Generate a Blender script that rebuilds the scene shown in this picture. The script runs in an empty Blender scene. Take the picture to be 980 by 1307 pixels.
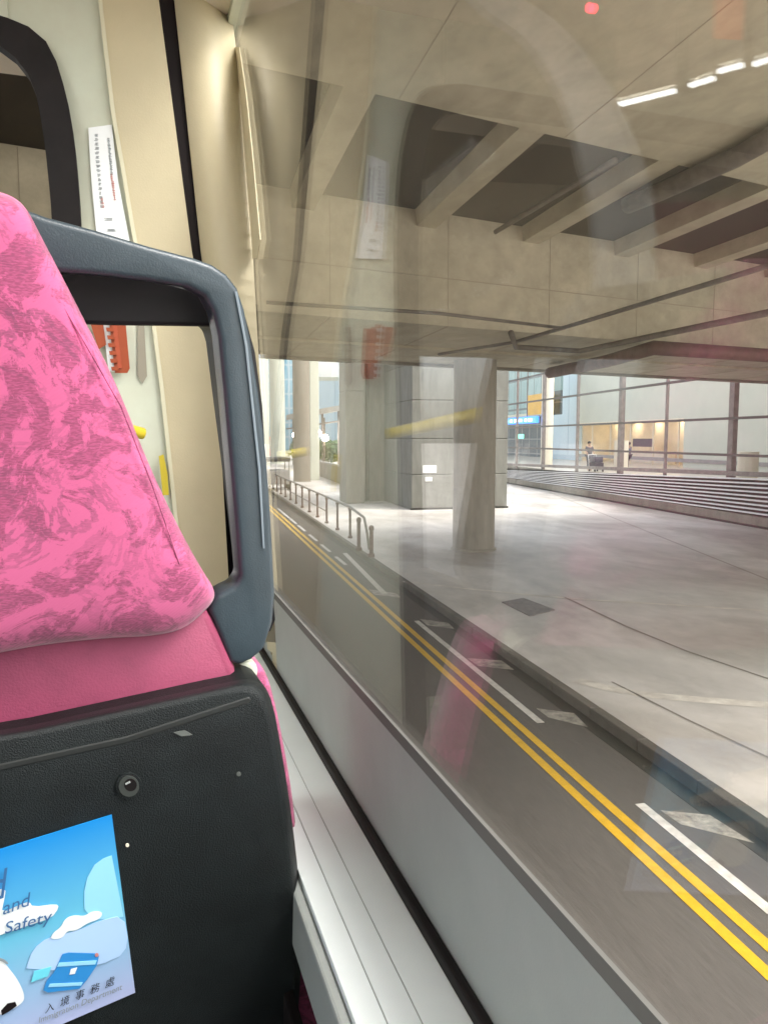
import bpy, bmesh, math, random
from mathutils import Vector, Matrix, Euler
random.seed(7)
R = math.radians
sc = bpy.context.scene
col = sc.collection

# ------------------------------------------------------------------ camera
F, CX, CY = 981.0, 490.0, 653.5
CAMPOS = Vector((0, 0, 3.3))
PITCH, YAW = R(5.44), R(-13.8)
cam = bpy.data.cameras.new('camera')
camo = bpy.data.objects.new('camera', cam); col.objects.link(camo)
camo.location = CAMPOS
camo.rotation_euler = (math.pi/2 - PITCH, 0, YAW)
cam.sensor_fit = 'VERTICAL'; cam.sensor_height = 24; cam.sensor_width = 18
cam.lens = F/1307*24
cam.clip_start = 0.02; cam.clip_end = 2000
sc.camera = camo

# ------------------------------------------------------------------ world, sun, exposure
w = bpy.data.worlds.new('World'); sc.world = w; w.use_nodes = True
nt = w.node_tree; nt.nodes.clear()
sky = nt.nodes.new('ShaderNodeTexSky'); sky.sky_type = 'NISHITA'; sky.sun_disc = False
sky.sun_elevation = R(52); sky.sun_rotation = R(125); sky.air_density = 1.0; sky.dust_density = 4.0; sky.ozone_density = 1.0
bg = nt.nodes.new('ShaderNodeBackground'); bg.inputs['Strength'].default_value = 0.12
hs = nt.nodes.new('ShaderNodeHueSaturation'); hs.inputs['Saturation'].default_value = 0.35
ow = nt.nodes.new('ShaderNodeOutputWorld')
nt.links.new(sky.outputs[0], hs.inputs['Color']); nt.links.new(hs.outputs[0], bg.inputs[0]); nt.links.new(bg.outputs[0], ow.inputs[0])
sun = bpy.data.lights.new('sun', 'SUN'); sun.energy = 0.5; sun.angle = R(20); sun.color = (1, .97, .92)
suno = bpy.data.objects.new('sun', sun); col.objects.link(suno)
suno.rotation_euler = Euler((R(38), 0, R(180-125)), 'XYZ')
sc.view_settings.view_transform = 'Standard'; sc.view_settings.look = 'None'
sc.view_settings.gamma = 1; sc.view_settings.use_curve_mapping = False
sc.view_settings.exposure = 2.22
LED = 4.5

# ------------------------------------------------------------------ rays
MC = camo.rotation_euler.to_matrix()
BR = Matrix.Rotation(R(4.0), 3, 'Z')        # bus heading relative to the road
S = 1.3                                       # metres per bus unit
def ray(x, y): return MC @ Vector((x-CX, CY-y, -F))
def G(x, y, z=0.0):
    d = ray(x, y); return CAMPOS + d*((z-CAMPOS.z)/d.z)
def D(x, y, dep):
    d = ray(x, y); return CAMPOS + d*(dep/F)
def bray(x, y): return BR.inverted() @ ray(x, y)
def b2w(p): return CAMPOS + (BR @ Vector(p))*S
W = 0.18
def FP(x, y, Y=1.3):
    d = bray(x, y); return d*(Y/d.y)
def WP(x, y, X=W):
    d = bray(x, y); return d*(X/d.x)
def RZ(x, y, z):                              # real place of what the pane mirrors
    d = bray(x, y); p = d*(z/d.z); return Vector((2*W-p.x, p.y, p.z))
def RY(x, y, Y):
    d = bray(x, y); p = d*(Y/d.y); return Vector((2*W-p.x, p.y, p.z))
SN = Vector((-math.sin(R(9)), math.cos(R(9)), 0.16)).normalized()
SD = SN.dot(Vector((0, .52, -.12)))
def SP(x, y, off=0.0):                        # on the seat back plane; off > 0 is towards the camera
    d = bray(x, y); return d*((SD-off)/SN.dot(d))

# ------------------------------------------------------------------ materials
def mat(name, base, rough=.6, metal=0, scale=0, var=.15, base2=None, bump=0, bscale=None, spec=.5, coat=0, stretch=(1,1,1), detail=6, emis=None, es=0):
    m = bpy.data.materials.new(name); m.use_nodes = True
    n = m.node_tree.nodes; l = m.node_tree.links; b = n['Principled BSDF']
    b.inputs['Base Color'].default_value = (*base, 1); b.inputs['Roughness'].default_value = rough
    b.inputs['Metallic'].default_value = metal; b.inputs['Specular IOR Level'].default_value = spec
    b.inputs['Coat Weight'].default_value = coat
    if emis: b.inputs['Emission Color'].default_value = (*emis, 1); b.inputs['Emission Strength'].default_value = es
    if scale or bump:
        tc = n.new('ShaderNodeTexCoord'); mp = n.new('ShaderNodeMapping'); mp.inputs['Scale'].default_value = stretch
        l.new(tc.outputs['Object'], mp.inputs[0])
    if scale:
        nz = n.new('ShaderNodeTexNoise'); nz.inputs['Scale'].default_value = scale; nz.inputs['Detail'].default_value = detail; nz.inputs['Roughness'].default_value = .65
        l.new(mp.outputs[0], nz.inputs['Vector'])
        rp = n.new('ShaderNodeValToRGB'); rp.color_ramp.elements[0].position = .35; rp.color_ramp.elements[1].position = .66
        c2 = base2 or tuple(c*(1-var) for c in base)
        rp.color_ramp.elements[0].color = (*c2, 1); rp.color_ramp.elements[1].color = (*tuple(min(1, c*(1+var)) for c in base), 1)
        l.new(nz.outputs['Fac'], rp.inputs[0]); l.new(rp.outputs[0], b.inputs['Base Color'])
    if bump:
        nb = n.new('ShaderNodeTexNoise'); nb.inputs['Scale'].default_value = bscale or 60; nb.inputs['Detail'].default_value = 4
        l.new(mp.outputs[0], nb.inputs['Vector'])
        bp = n.new('ShaderNodeBump'); bp.inputs['Strength'].default_value = bump; bp.inputs['Distance'].default_value = .01
        l.new(nb.outputs['Fac'], bp.inputs['Height']); l.new(bp.outputs[0], b.inputs['Normal'])
    return m

def concrete(name, base, dark, s1=.35, s2=3, lo=.4, hi=.62, rough=.75, streak=False):
    m = bpy.data.materials.new(name); m.use_nodes = True
    n = m.node_tree.nodes; l = m.node_tree.links; b = n['Principled BSDF']
    tc = n.new('ShaderNodeTexCoord'); mp = n.new('ShaderNodeMapping')
    mp.inputs['Scale'].default_value = (1, 1, .25) if streak else (1, .55, 1)
    l.new(tc.outputs['Object'], mp.inputs[0])
    a = n.new('ShaderNodeTexNoise'); a.inputs['Scale'].default_value = s1; a.inputs['Detail'].default_value = 9; a.inputs['Roughness'].default_value = .6; a.inputs['Distortion'].default_value = .6
    c = n.new('ShaderNodeTexNoise'); c.inputs['Scale'].default_value = s2; c.inputs['Detail'].default_value = 8; c.inputs['Roughness'].default_value = .7
    l.new(mp.outputs[0], a.inputs['Vector']); l.new(mp.outputs[0], c.inputs['Vector'])
    r1 = n.new('ShaderNodeValToRGB'); r1.color_ramp.elements[0].position = lo; r1.color_ramp.elements[1].position = hi
    r1.color_ramp.elements[0].color = (*dark, 1); r1.color_ramp.elements[1].color = (*base, 1)
    r2 = n.new('ShaderNodeValToRGB'); r2.color_ramp.elements[0].position = .3; r2.color_ramp.elements[1].position = .7
    r2.color_ramp.elements[0].color = (.78, .78, .78, 1); r2.color_ramp.elements[1].color = (1.12, 1.12, 1.12, 1)
    mx = n.new('ShaderNodeMix'); mx.data_type = 'RGBA'; mx.blend_type = 'MULTIPLY'; mx.inputs[0].default_value = 1
    l.new(a.outputs['Fac'], r1.inputs[0]); l.new(c.outputs['Fac'], r2.inputs[0])
    l.new(r1.outputs[0], mx.inputs[6]); l.new(r2.outputs[0], mx.inputs[7]); l.new(mx.outputs[2], b.inputs['Base Color'])
    rr = n.new('ShaderNodeMapRange'); rr.inputs['To Min'].default_value = rough-.2; rr.inputs['To Max'].default_value = rough+.1
    l.new(a.outputs['Fac'], rr.inputs[0]); l.new(rr.outputs[0], b.inputs['Roughness'])
    bp = n.new('ShaderNodeBump'); bp.inputs['Strength'].default_value = .25; bp.inputs['Distance'].default_value = .02
    l.new(c.outputs['Fac'], bp.inputs['Height']); l.new(bp.outputs[0], b.inputs['Normal'])
    return m

def glass(name, tint, k=1.0, rough=.0, base=.0, film=0):
    m = bpy.data.materials.new(name); m.use_nodes = True
    n = m.node_tree.nodes; l = m.node_tree.links; n.clear()
    o = n.new('ShaderNodeOutputMaterial'); mx = n.new('ShaderNodeMixShader')
    t = n.new('ShaderNodeBsdfTransparent'); t.inputs[0].default_value = (*tint, 1)
    g = n.new('ShaderNodeBsdfGlossy'); g.inputs['Roughness'].default_value = rough
    ge = n.new('ShaderNodeNewGeometry'); dt = n.new('ShaderNodeVectorMath'); dt.operation = 'DOT_PRODUCT'
    l.new(ge.outputs['Incoming'], dt.inputs[0]); l.new(ge.outputs['Normal'], dt.inputs[1])
    ab = n.new('ShaderNodeMath'); ab.operation = 'ABSOLUTE'; l.new(dt.outputs['Value'], ab.inputs[0])
    iv = n.new('ShaderNodeMath'); iv.operation = 'SUBTRACT'; iv.inputs[0].default_value = 1; l.new(ab.outputs[0], iv.inputs[1])
    pw = n.new('ShaderNodeMath'); pw.operation = 'POWER'; pw.inputs[1].default_value = 5; l.new(iv.outputs[0], pw.inputs[0])
    fr = n.new('ShaderNodeMath'); fr.operation = 'MULTIPLY_ADD'; fr.inputs[1].default_value = .957; fr.inputs[2].default_value = .043; l.new(pw.outputs[0], fr.inputs[0])
    ma = n.new('ShaderNodeMath'); ma.operation = 'MULTIPLY_ADD'; ma.inputs[1].default_value = k; ma.inputs[2].default_value = base; ma.use_clamp = True
    l.new(fr.outputs[0], ma.inputs[0]); l.new(ma.outputs[0], mx.inputs[0]); 
    if film:  # warm diffuse film added for a milky haze over the pane
        df = n.new('ShaderNodeBsdfDiffuse'); df.inputs[0].default_value = (.80, .72, .54, 1)
        tc = n.new('ShaderNodeTexCoord'); nz = n.new('ShaderNodeTexNoise'); nz.inputs['Scale'].default_value = 2.2; nz.inputs['Detail'].default_value = 5; nz.inputs['Distortion'].default_value = 1.0
        l.new(tc.outputs['Object'], nz.inputs['Vector']); mr = n.new('ShaderNodeMapRange'); mr.inputs['From Min'].default_value = .3; mr.inputs['From Max'].default_value = .7
        mr.inputs['To Min'].default_value = film*.6; mr.inputs['To Max'].default_value = film*1.4; l.new(nz.outputs['Fac'], mr.inputs[0])
        m0 = n.new('ShaderNodeMixShader'); l.new(mr.outputs[0], m0.inputs[0]); l.new(t.outputs[0], m0.inputs[1]); l.new(df.outputs[0], m0.inputs[2]); l.new(m0.outputs[0], mx.inputs[1])
    else: l.new(t.outputs[0], mx.inputs[1])
    l.new(g.outputs[0], mx.inputs[2]); l.new(mx.outputs[0], o.inputs[0])
    return m

M = {}
M['asphalt'] = concrete('asphalt', (.098, .089, .078), (.078, .071, .062), s1=.5, s2=30, rough=.85)
M['asphalt'].node_tree.nodes['Mapping'].inputs['Scale'].default_value = (1, .12, 1)
M['apron'] = concrete('apron_concrete', (.60, .57, .52), (.40, .365, .315), s1=.33, s2=1.4, lo=.38, hi=.56, rough=.55)
M['kerb'] = concrete('kerb_stone', (.13, .115, .095), (.07, .062, .05), s1=1.2, s2=8)
M['gutter'] = concrete('gutter_dark', (.035, .033, .026), (.018, .017, .013), s1=1.5, s2=12)  # near-black concrete, much darker than the kerb
M['soffit'] = concrete('soffit_concrete', (.54, .48, .35), (.45, .40, .285), s1=.3, s2=2.2, rough=.85)
M['formline'] = mat('formwork_line', (.36, .31, .23), .9)
M['bay'] = concrete('bay_concrete_shaded', (.055, .041, .024), (.03, .023, .014), s1=.5, s2=3, rough=.9)  # recess shade put into the colour, far darker than the soffit
M['pier'] = concrete('pier_concrete', (.30, .275, .225), (.225, .20, .16), s1=.5, s2=4, streak=True, rough=.85)
M['pier_lite'] = concrete('pier_concrete_pale', (.42, .385, .32), (.33, .30, .245), s1=.5, s2=4, streak=True, rough=.85)
M['pier_cool'] = concrete('pier_concrete_cool', (.235, .235, .205), (.18, .178, .15), s1=.5, s2=4, streak=True, rough=.85)
M['yellow'] = mat('yellow_road_paint', (.60, .36, .01), .6, scale=9, var=.12, bump=.2)
M['whitep'] = mat('white_road_paint', (.62, .60, .54), .6, scale=7, base2=(.42, .40, .35), var=.08, bump=.2)
M['wornp'] = mat('worn_road_paint', (.38, .36, .30), .7, scale=7, base2=(.12, .11, .10), var=.1)
M['palep'] = mat('pale_paint_and_light_streak', (.80, .76, .66), .6, scale=2.5, base2=(.5, .46, .4), var=.02)
M['steel'] = mat('painted_steel_brown', (.23, .20, .185), .5, metal=.2, scale=4, var=.2)
M['raild'] = mat('dark_rail_paint', (.085, .075, .068), .5, scale=4, var=.2)
M['alu'] = mat('louvre_aluminium', (.85, .85, .86), .45, metal=.2, scale=3, var=.06)
M['rust'] = mat('rust_pipe', (.13, .062, .05), .7, scale=4, var=.3, bump=.2)
M['greypipe'] = mat('dark_pipe', (.12, .10, .08), .6, scale=4, var=.3)
M['bollard'] = mat('bollard_paint', (.11, .055, .05), .5, scale=8, var=.3)
M['postgrey'] = mat('railing_paint', (.17, .15, .13), .5, scale=8, var=.2)
M['wallp'] = mat('pale_cladding', (.58, .60, .50), .5, scale=.6, var=.04)
M['warm'] = mat('warm_panel', (.82, .72, .55), .6, scale=1.2, var=.08)
M['cream'] = mat('cream_column', (.78, .72, .58), .5, scale=1, var=.04)
M['floorin'] = mat('terminal_floor', (.45, .42, .36), .3, scale=1, var=.1)
M['bluesign'] = mat('blue_sign_face', (.02, .10, .5), .4, emis=(.03, .16, .8), es=.9)
M['signw'] = mat('white_sign_print', (.8, .9, .95), .5, emis=(.7, .9, 1), es=1.2)
M['darksign'] = mat('dark_sign_face', (.06, .05, .08), .4)
M['downl'] = mat('downlight', (1, .9, .7), .5, emis=(1, .84, .6), es=5)
M['lampw'] = mat('street_lamp_glow', (1, 1, 1), .5, emis=(1, .93, .8), es=14)
M['yellowp'] = mat('yellow_panel', (.7, .42, .08), .5, scale=1, var=.1)
M['hedge'] = mat('hedge_leaf', (.07, .12, .05), .6, scale=8, base2=(.03, .06, .02), var=.3)
M['redv'] = mat('red_paint', (.55, .09, .07), .4, coat=.3)
M['canvas'] = mat('dark_canvas', (.10, .10, .09), .8, scale=6, var=.3)
M['vgrey'] = mat('grey_body', (.30, .29, .27), .5, scale=2, var=.1)
M['rubber'] = mat('tyre_rubber', (.02, .02, .02), .8)
M['cloth1'] = mat('person_dark_coat', (.05, .04, .055), .8)
M['cloth2'] = mat('person_trousers', (.07, .065, .08), .8)
M['skin'] = mat('skin', (.45, .28, .19), .5)
M['hair'] = mat('hair', (.02, .015, .012), .5)
M['drain'] = mat('drain_cover_iron', (.19, .165, .155), .6, scale=10, var=.25, bump=.4, bscale=30)
M['joint'] = mat('joint_sealant', (.24, .215, .185), .8)
M['plate'] = mat('white_plate', (.75, .75, .72), .4)

# facade glass with floors and mullions, object space
def facade(name, c1, c2, line, sx, sz, lw=.06, rough=.2):
    m = bpy.data.materials.new(name); m.use_nodes = True
    n = m.node_tree.nodes; l = m.node_tree.links; b = n['Principled BSDF']; b.inputs['Roughness'].default_value = rough
    tc = n.new('ShaderNodeTexCoord'); sp = n.new('ShaderNodeSeparateXYZ'); l.new(tc.outputs['Object'], sp.inputs[0])
    def lines(out, period):
        a = n.new('ShaderNodeMath'); a.operation = 'MULTIPLY'; a.inputs[1].default_value = 1/period; l.new(out, a.inputs[0])
        f = n.new('ShaderNodeMath'); f.operation = 'FRACT'; l.new(a.outputs[0], f.inputs[0])
        g = n.new('ShaderNodeMath'); g.operation = 'LESS_THAN'; g.inputs[1].default_value = lw; l.new(f.outputs[0], g.inputs[0]); return g.outputs[0]
    ad = n.new('ShaderNodeMath'); ad.operation = 'ADD'; l.new(sp.outputs[0], ad.inputs[0]); l.new(sp.outputs[1], ad.inputs[1])
    mxx = n.new('ShaderNodeMath'); mxx.operation = 'MAXIMUM'; l.new(lines(ad.outputs[0], sx), mxx.inputs[0]); l.new(lines(sp.outputs[2], sz), mxx.inputs[1])
    nz = n.new('ShaderNodeTexNoise'); nz.inputs['Scale'].default_value = .25; l.new(tc.outputs['Object'], nz.inputs['Vector'])
    m1 = n.new('ShaderNodeMix'); m1.data_type = 'RGBA'; m1.inputs[6].default_value = (*c1, 1); m1.inputs[7].default_value = (*c2, 1); l.new(nz.outputs['Fac'], m1.inputs[0])
    m2 = n.new('ShaderNodeMix'); m2.data_type = 'RGBA'; l.new(mxx.outputs[0], m2.inputs[0]); l.new(m1.outputs[2], m2.inputs[6]); m2.inputs[7].default_value = (*line, 1)
    l.new(m2.outputs[2], b.inputs['Base Color']); return m
M['facade_blue'] = facade('facade_blue', (.18, .42, .55), (.42, .66, .74), (.62, .72, .76), 3.0, 3.6, .1)
M['facade_pale'] = facade('facade_pale', (.50, .66, .74), (.62, .76, .82), (.45, .58, .66), 4.0, 30, .06)
M['facade_teal'] = facade('facade_teal', (.24, .38, .38), (.38, .52, .50), (.16, .20, .20), 2.2, 3.2, .07)
M['facade_dark'] = facade('facade_dark', (.09, .11, .12), (.16, .19, .19), (.30, .31, .30), 2.6, 1.6, .08)

# ---- bus interior
def fabric():
    m = bpy.data.materials.new('pink_marbled_fabric'); m.use_nodes = True
    n = m.node_tree.nodes; l = m.node_tree.links; b = n['Principled BSDF']
    b.inputs['Roughness'].default_value = .85; b.inputs['Sheen Weight'].default_value = .25; b.inputs['Specular IOR Level'].default_value = .2
    tc = n.new('ShaderNodeTexCoord')
    a = n.new('ShaderNodeTexNoise'); a.inputs['Scale'].default_value = 13; a.inputs['Detail'].default_value = 4; a.inputs['Roughness'].default_value = .62; a.inputs['Distortion'].default_value = 2.6
    l.new(tc.outputs['Object'], a.inputs['Vector'])
    ab = n.new('ShaderNodeMath'); ab.operation = 'SUBTRACT'; ab.inputs[1].default_value = .5; l.new(a.outputs['Fac'], ab.inputs[0])
    a2 = n.new('ShaderNodeMath'); a2.operation = 'ABSOLUTE'; l.new(ab.outputs[0], a2.inputs[0])
    big = n.new('ShaderNodeTexNoise'); big.inputs['Scale'].default_value = 7; big.inputs['Detail'].default_value = 3; l.new(tc.outputs['Object'], big.inputs['Vector'])
    # fine horizontal weave broken lines
    mp = n.new('ShaderNodeMapping'); mp.inputs['Scale'].default_value = (260, 260, 1100); l.new(tc.outputs['Object'], mp.inputs[0])
    wv = n.new('ShaderNodeTexNoise'); wv.inputs['Scale'].default_value = 1; wv.inputs['Detail'].default_value = 2; l.new(mp.outputs[0], wv.inputs['Vector'])
    r = n.new('ShaderNodeValToRGB'); e = r.color_ramp.elements
    e[0].position = 0; e[0].color = (1, 1, 1, 1); e[0].position = .022; e[1].position = .038; e[1].color = (0, 0, 0, 1)
    l.new(a2.outputs[0], r.inputs[0])
    rb = n.new('ShaderNodeValToRGB'); rb.color_ramp.elements[0].position = .47; rb.color_ramp.elements[1].position = .62; l.new(big.outputs['Fac'], rb.inputs[0])
    mm = n.new('ShaderNodeMath'); mm.operation = 'MULTIPLY_ADD'; mm.inputs[2].default_value = 0; l.new(r.outputs[0], mm.inputs[0])
    ad = n.new('ShaderNodeMath'); ad.operation = 'MULTIPLY_ADD'; ad.inputs[1].default_value = .8; ad.inputs[2].default_value = .35; l.new(rb.outputs[0], ad.inputs[0]); l.new(ad.outputs[0], mm.inputs[1])
    wr = n.new('ShaderNodeValToRGB'); wr.color_ramp.elements[0].position = .38; wr.color_ramp.elements[1].position = .6; l.new(wv.outputs['Fac'], wr.inputs[0])
    m3 = n.new('ShaderNodeMath'); m3.operation = 'MULTIPLY'; l.new(mm.outputs[0], m3.inputs[0])
    w2 = n.new('ShaderNodeMath'); w2.operation = 'MULTIPLY_ADD'; w2.inputs[1].default_value = .5; w2.inputs[2].default_value = .5; l.new(wr.outputs[0], w2.inputs[0]); l.new(w2.outputs[0], m3.inputs[1])
    # second blotchy dark tint
    bl = n.new('ShaderNodeTexNoise'); bl.inputs['Scale'].default_value = 21; bl.inputs['Detail'].default_value = 9; bl.inputs['Roughness'].default_value = .72; bl.inputs['Distortion'].default_value = 1.4
    l.new(mp.outputs[0], bl.inputs['Vector']); l.new(tc.outputs['Object'], bl.inputs['Vector'])
    rl = n.new('ShaderNodeValToRGB'); rl.color_ramp.elements[0].position = .485; rl.color_ramp.elements[1].position = .515; l.new(bl.outputs['Fac'], rl.inputs[0])
    m4 = n.new('ShaderNodeMath'); m4.operation = 'MULTIPLY'; l.new(rl.outputs[0], m4.inputs[0]); l.new(w2.outputs[0], m4.inputs[1])
    c1 = n.new('ShaderNodeMix'); c1.data_type = 'RGBA'; c1.inputs[6].default_value = (.52, .105, .235, 1); c1.inputs[7].default_value = (.26, .055, .12, 1); l.new(m4.outputs[0], c1.inputs[0])
    c2 = n.new('ShaderNodeMix'); c2.data_type = 'RGBA'; c2.inputs[7].default_value = (.20, .055, .11, 1); l.new(c1.outputs[2], c2.inputs[6]); l.new(m3.outputs[0], c2.inputs[0])
    l.new(c2.outputs[2], b.inputs['Base Color'])
    mp2 = n.new('ShaderNodeMapping'); mp2.inputs['Rotation'].default_value = (0, R(35), 0); l.new(tc.outputs['Object'], mp2.inputs[0])
    w = n.new('ShaderNodeTexWave'); w.wave_type = 'BANDS'; w.bands_direction = 'Z'; w.inputs['Scale'].default_value = 150; w.inputs['Distortion'].default_value = 1.5; l.new(mp2.outputs[0], w.inputs['Vector'])
    bp = n.new('ShaderNodeBump'); bp.inputs['Strength'].default_value = .12; bp.inputs['Distance'].default_value = .0008; l.new(w.outputs['Fac'], bp.inputs['Height']); l.new(bp.outputs[0], b.inputs['Normal'])
    return m
M['fabric'] = fabric()
M['maroon'] = mat('maroon_reflection', (.24, .035, .085), .65, scale=25, var=.1, bump=.15, bscale=500)
M['shell'] = mat('black_textured_plastic', (.007, .0100, .0105), .5, spec=.35, scale=30, var=.3, bump=.35, bscale=900)
M['handle'] = mat('grey_moulded_plastic', (.040, .059, .072), .30, scale=14, var=.1, bump=.08, bscale=700)
M['hblack'] = mat('black_inner_plastic', (.008, .008, .009), .5, spec=.3, scale=14, var=.2)
M['beige'] = mat('beige_moulding', (.53, .47, .31), .5, scale=5, var=.05, bump=.06, bscale=300)
M['pale'] = mat('pale_green_moulding', (.54, .58, .47), .45, scale=8, base2=(.52, .54, .43), var=.05)
M['paleln'] = mat('pale_edge_trim', (.62, .60, .44), .4)
M['gasket'] = mat('black_rubber_gasket', (.008, .006, .006), .6, spec=.25, scale=20, var=.3)
M['strip'] = mat('dark_brown_joint', (.008, .005, .005), .7, spec=.2)
M['sill'] = mat('white_sill_plastic', (.78, .84, .84), .5, scale=6, var=.03)
M['lower'] = mat('grey_trim_and_reflection', (.34, .365, .35), .5, scale=10, var=.05, bump=.05, bscale=600)
M['ceil'] = mat('ceiling_panel', (.74, .68, .56), .6, scale=3, var=.05)
M['busfloor'] = mat('bus_floor', (.10, .10, .11), .7, scale=20, var=.2)
M['white'] = mat('white_print', (.80, .84, .84), .4)
M['print'] = mat('grey_print', (.25, .28, .30), .5)
M['printr'] = mat('red_print', (.55, .22, .20), .5)
M['orange'] = mat('orange_plastic', (.28, .05, .012), .4)
M['yplast'] = mat('yellow_plastic', (.52, .42, .03), .35)
M['busred'] = mat('bus_outer_paint', (.5, .03, .03), .3, coat=.5)
M['screw'] = mat('dark_screw_head', (.25, .27, .25), .3, metal=.9)
M['led'] = mat('led_diffuser', (1, 1, 1), .5, emis=(.96, 1, .98), es=LED)
M['redled'] = mat('red_led', (1, .02, .05), .4, emis=(1, .02, .06), es=8)
M['orsign'] = mat('orange_notice', (.75, .22, .12), .5, emis=(.9, .25, .12), es=.5)
M['glass'] = glass('window_glass', (.98, .98, .975), .75, film=.025)
M['glass2'] = glass('windscreen_glass', (.97, .97, .96), .12)

# ------------------------------------------------------------------ builders
def tag(o, label=None, cat=None, group=None, kind=None):
    if label: o['label'] = label
    if cat: o['category'] = cat
    if group: o['group'] = group
    if kind: o['kind'] = kind
    return o
def empty(name, loc, label, cat, group=None):
    o = bpy.data.objects.new(name, None); col.objects.link(o); o.location = loc; o.empty_display_size = .2
    return tag(o, label, cat, group)
def link(name, me, m, parent=None, smooth=False, kind=None, bevel=0, segs=2):
    o = bpy.data.objects.new(name, me); col.objects.link(o)
    if m: me.materials.append(m)
    if smooth:
        for p in me.polygons: p.use_smooth = True
    if parent:
        o.parent = parent; o.matrix_parent_inverse = Matrix.Translation(parent.location).inverted() if parent.parent is None else Matrix.Translation(parent.parent.location if parent.type != 'EMPTY' else parent.location).inverted() if False else Matrix.Identity(4)
        o.matrix_parent_inverse = PW(parent).inverted()
    if kind: o['kind'] = kind
    if bevel:
        b = o.modifiers.new('bevel', 'BEVEL'); b.width = bevel; b.segments = segs; b.limit_method = 'ANGLE'; b.angle_limit = R(35)
        b.harden_normals = False
    return o
def PW(o):   # world matrix of an object whose own transform is a pure translation chain
    m = Matrix.Translation(o.location)
    return (PW(o.parent) @ o.matrix_parent_inverse @ m) if o.parent else m
def mesh(bm, name='m', normals=True):
    if normals: bmesh.ops.recalc_face_normals(bm, faces=bm.faces)
    me = bpy.data.meshes.new(name); bm.to_mesh(me); bm.free(); return me
def add_hexa(bm, c):      # 8 corners: bottom 4 then top 4
    v = [bm.verts.new(p) for p in c]
    for f in ((3,2,1,0), (4,5,6,7), (0,1,5,4), (1,2,6,5), (2,3,7,6), (3,0,4,7)): bm.faces.new([v[i] for i in f])
def add_box(bm, a, b, T=lambda p: Vector(p)):
    x0,y0,z0 = a; x1,y1,z1 = b
    add_hexa(bm, [T(p) for p in ((x0,y0,z0),(x1,y0,z0),(x1,y1,z0),(x0,y1,z0),(x0,y0,z1),(x1,y0,z1),(x1,y1,z1),(x0,y1,z1))])
def add_prism(bm, poly, vec):      # poly: 3D points, extruded by vec (Vector or list)
    n = len(poly); vv = vec if isinstance(vec, list) else [vec]*n
    a = [bm.verts.new(p) for p in poly]; b = [bm.verts.new(Vector(p)+q) for p, q in zip(poly, vv)]
    bm.faces.new(a); bm.faces.new(b[::-1])
    for i in range(n): bm.faces.new((a[i], b[i], b[(i+1) % n], a[(i+1) % n]))
def add_tube(bm, pts, r, seg=8, closed=False):
    pts = [Vector(p) for p in pts]; rings = []; up = Vector((0, 0, 1))
    for i, p in enumerate(pts):
        if i == 0: d = pts[1]-p
        elif i == len(pts)-1: d = p-pts[i-1]
        else: d = (pts[i+1]-p).normalized()+(p-pts[i-1]).normalized()
        d.normalize(); u = d.cross(up)
        if u.length < .05: u = d.cross(Vector((1, 0, 0)))
        u.normalize(); v = d.cross(u); rr = r[i] if isinstance(r, (list, tuple)) else r
        rings.append([bm.verts.new(p+(u*math.cos(t)+v*math.sin(t))*rr) for t in [2*math.pi*k/seg for k in range(seg)]])
    for a, b in zip(rings, rings[1:]):
        for k in range(seg): bm.faces.new((a[k], a[(k+1) % seg], b[(k+1) % seg], b[k]))
    bm.faces.new(rings[0][::-1]); bm.faces.new(rings[-1])
def add_lathe(bm, c, prof, seg=32):  # prof: (r, z)
    rings = [[bm.verts.new((c[0]+r*math.cos(2*math.pi*k/seg), c[1]+r*math.sin(2*math.pi*k/seg), z)) for k in range(seg)] for r, z in prof]
    for a, b in zip(rings, rings[1:]):
        for k in range(seg): bm.faces.new((a[k], a[(k+1) % seg], b[(k+1) % seg], b[k]))
    bm.faces.new(rings[0][::-1]); bm.faces.new(rings[-1])
def box(name, a, b, m, parent=None, kind=None, bevel=0):
    bm = bmesh.new(); add_box(bm, a, b); return link(name, mesh(bm), m, parent, kind=kind, bevel=bevel)
def tube(name, pts, r, m, parent=None, seg=8):
    bm = bmesh.new(); add_tube(bm, pts, r, seg); return link(name, mesh(bm), m, parent, smooth=True)
def bbox(name, a, b, m, parent, bevel=0):     # box in bus units
    bm = bmesh.new(); add_box(bm, a, b, b2w); return link(name, mesh(bm), m, parent, bevel=bevel*S)
def sheet(name, pts, m, parent=None, kind=None):
    bm = bmesh.new(); bm.faces.new([bm.verts.new(p) for p in pts]); me = mesh(bm)
    if me.polygons[0].normal.z < 0:
        me.flip_normals()
    return link(name, me, m, parent, kind=kind)
def smooth_poly(pts, it=2, keep=()):       # Chaikin corner cutting of an (open or closed) pixel outline
    for _ in range(it):
        q = []
        for i in range(len(pts)):
            a = Vector(pts[i]); b = Vector(pts[(i+1) % len(pts)])
            q += [tuple(a*.75+b*.25), tuple(a*.25+b*.75)]
        pts = q
    return pts
def smooth_open(pts, it=2):
    for _ in range(it):
        q = [pts[0]]
        for a, b in zip(pts, pts[1:]):
            a = Vector(a); b = Vector(b); q += [tuple(a*.75+b*.25), tuple(a*.25+b*.75)]
        pts = q+[pts[-1]]
    return pts

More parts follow.
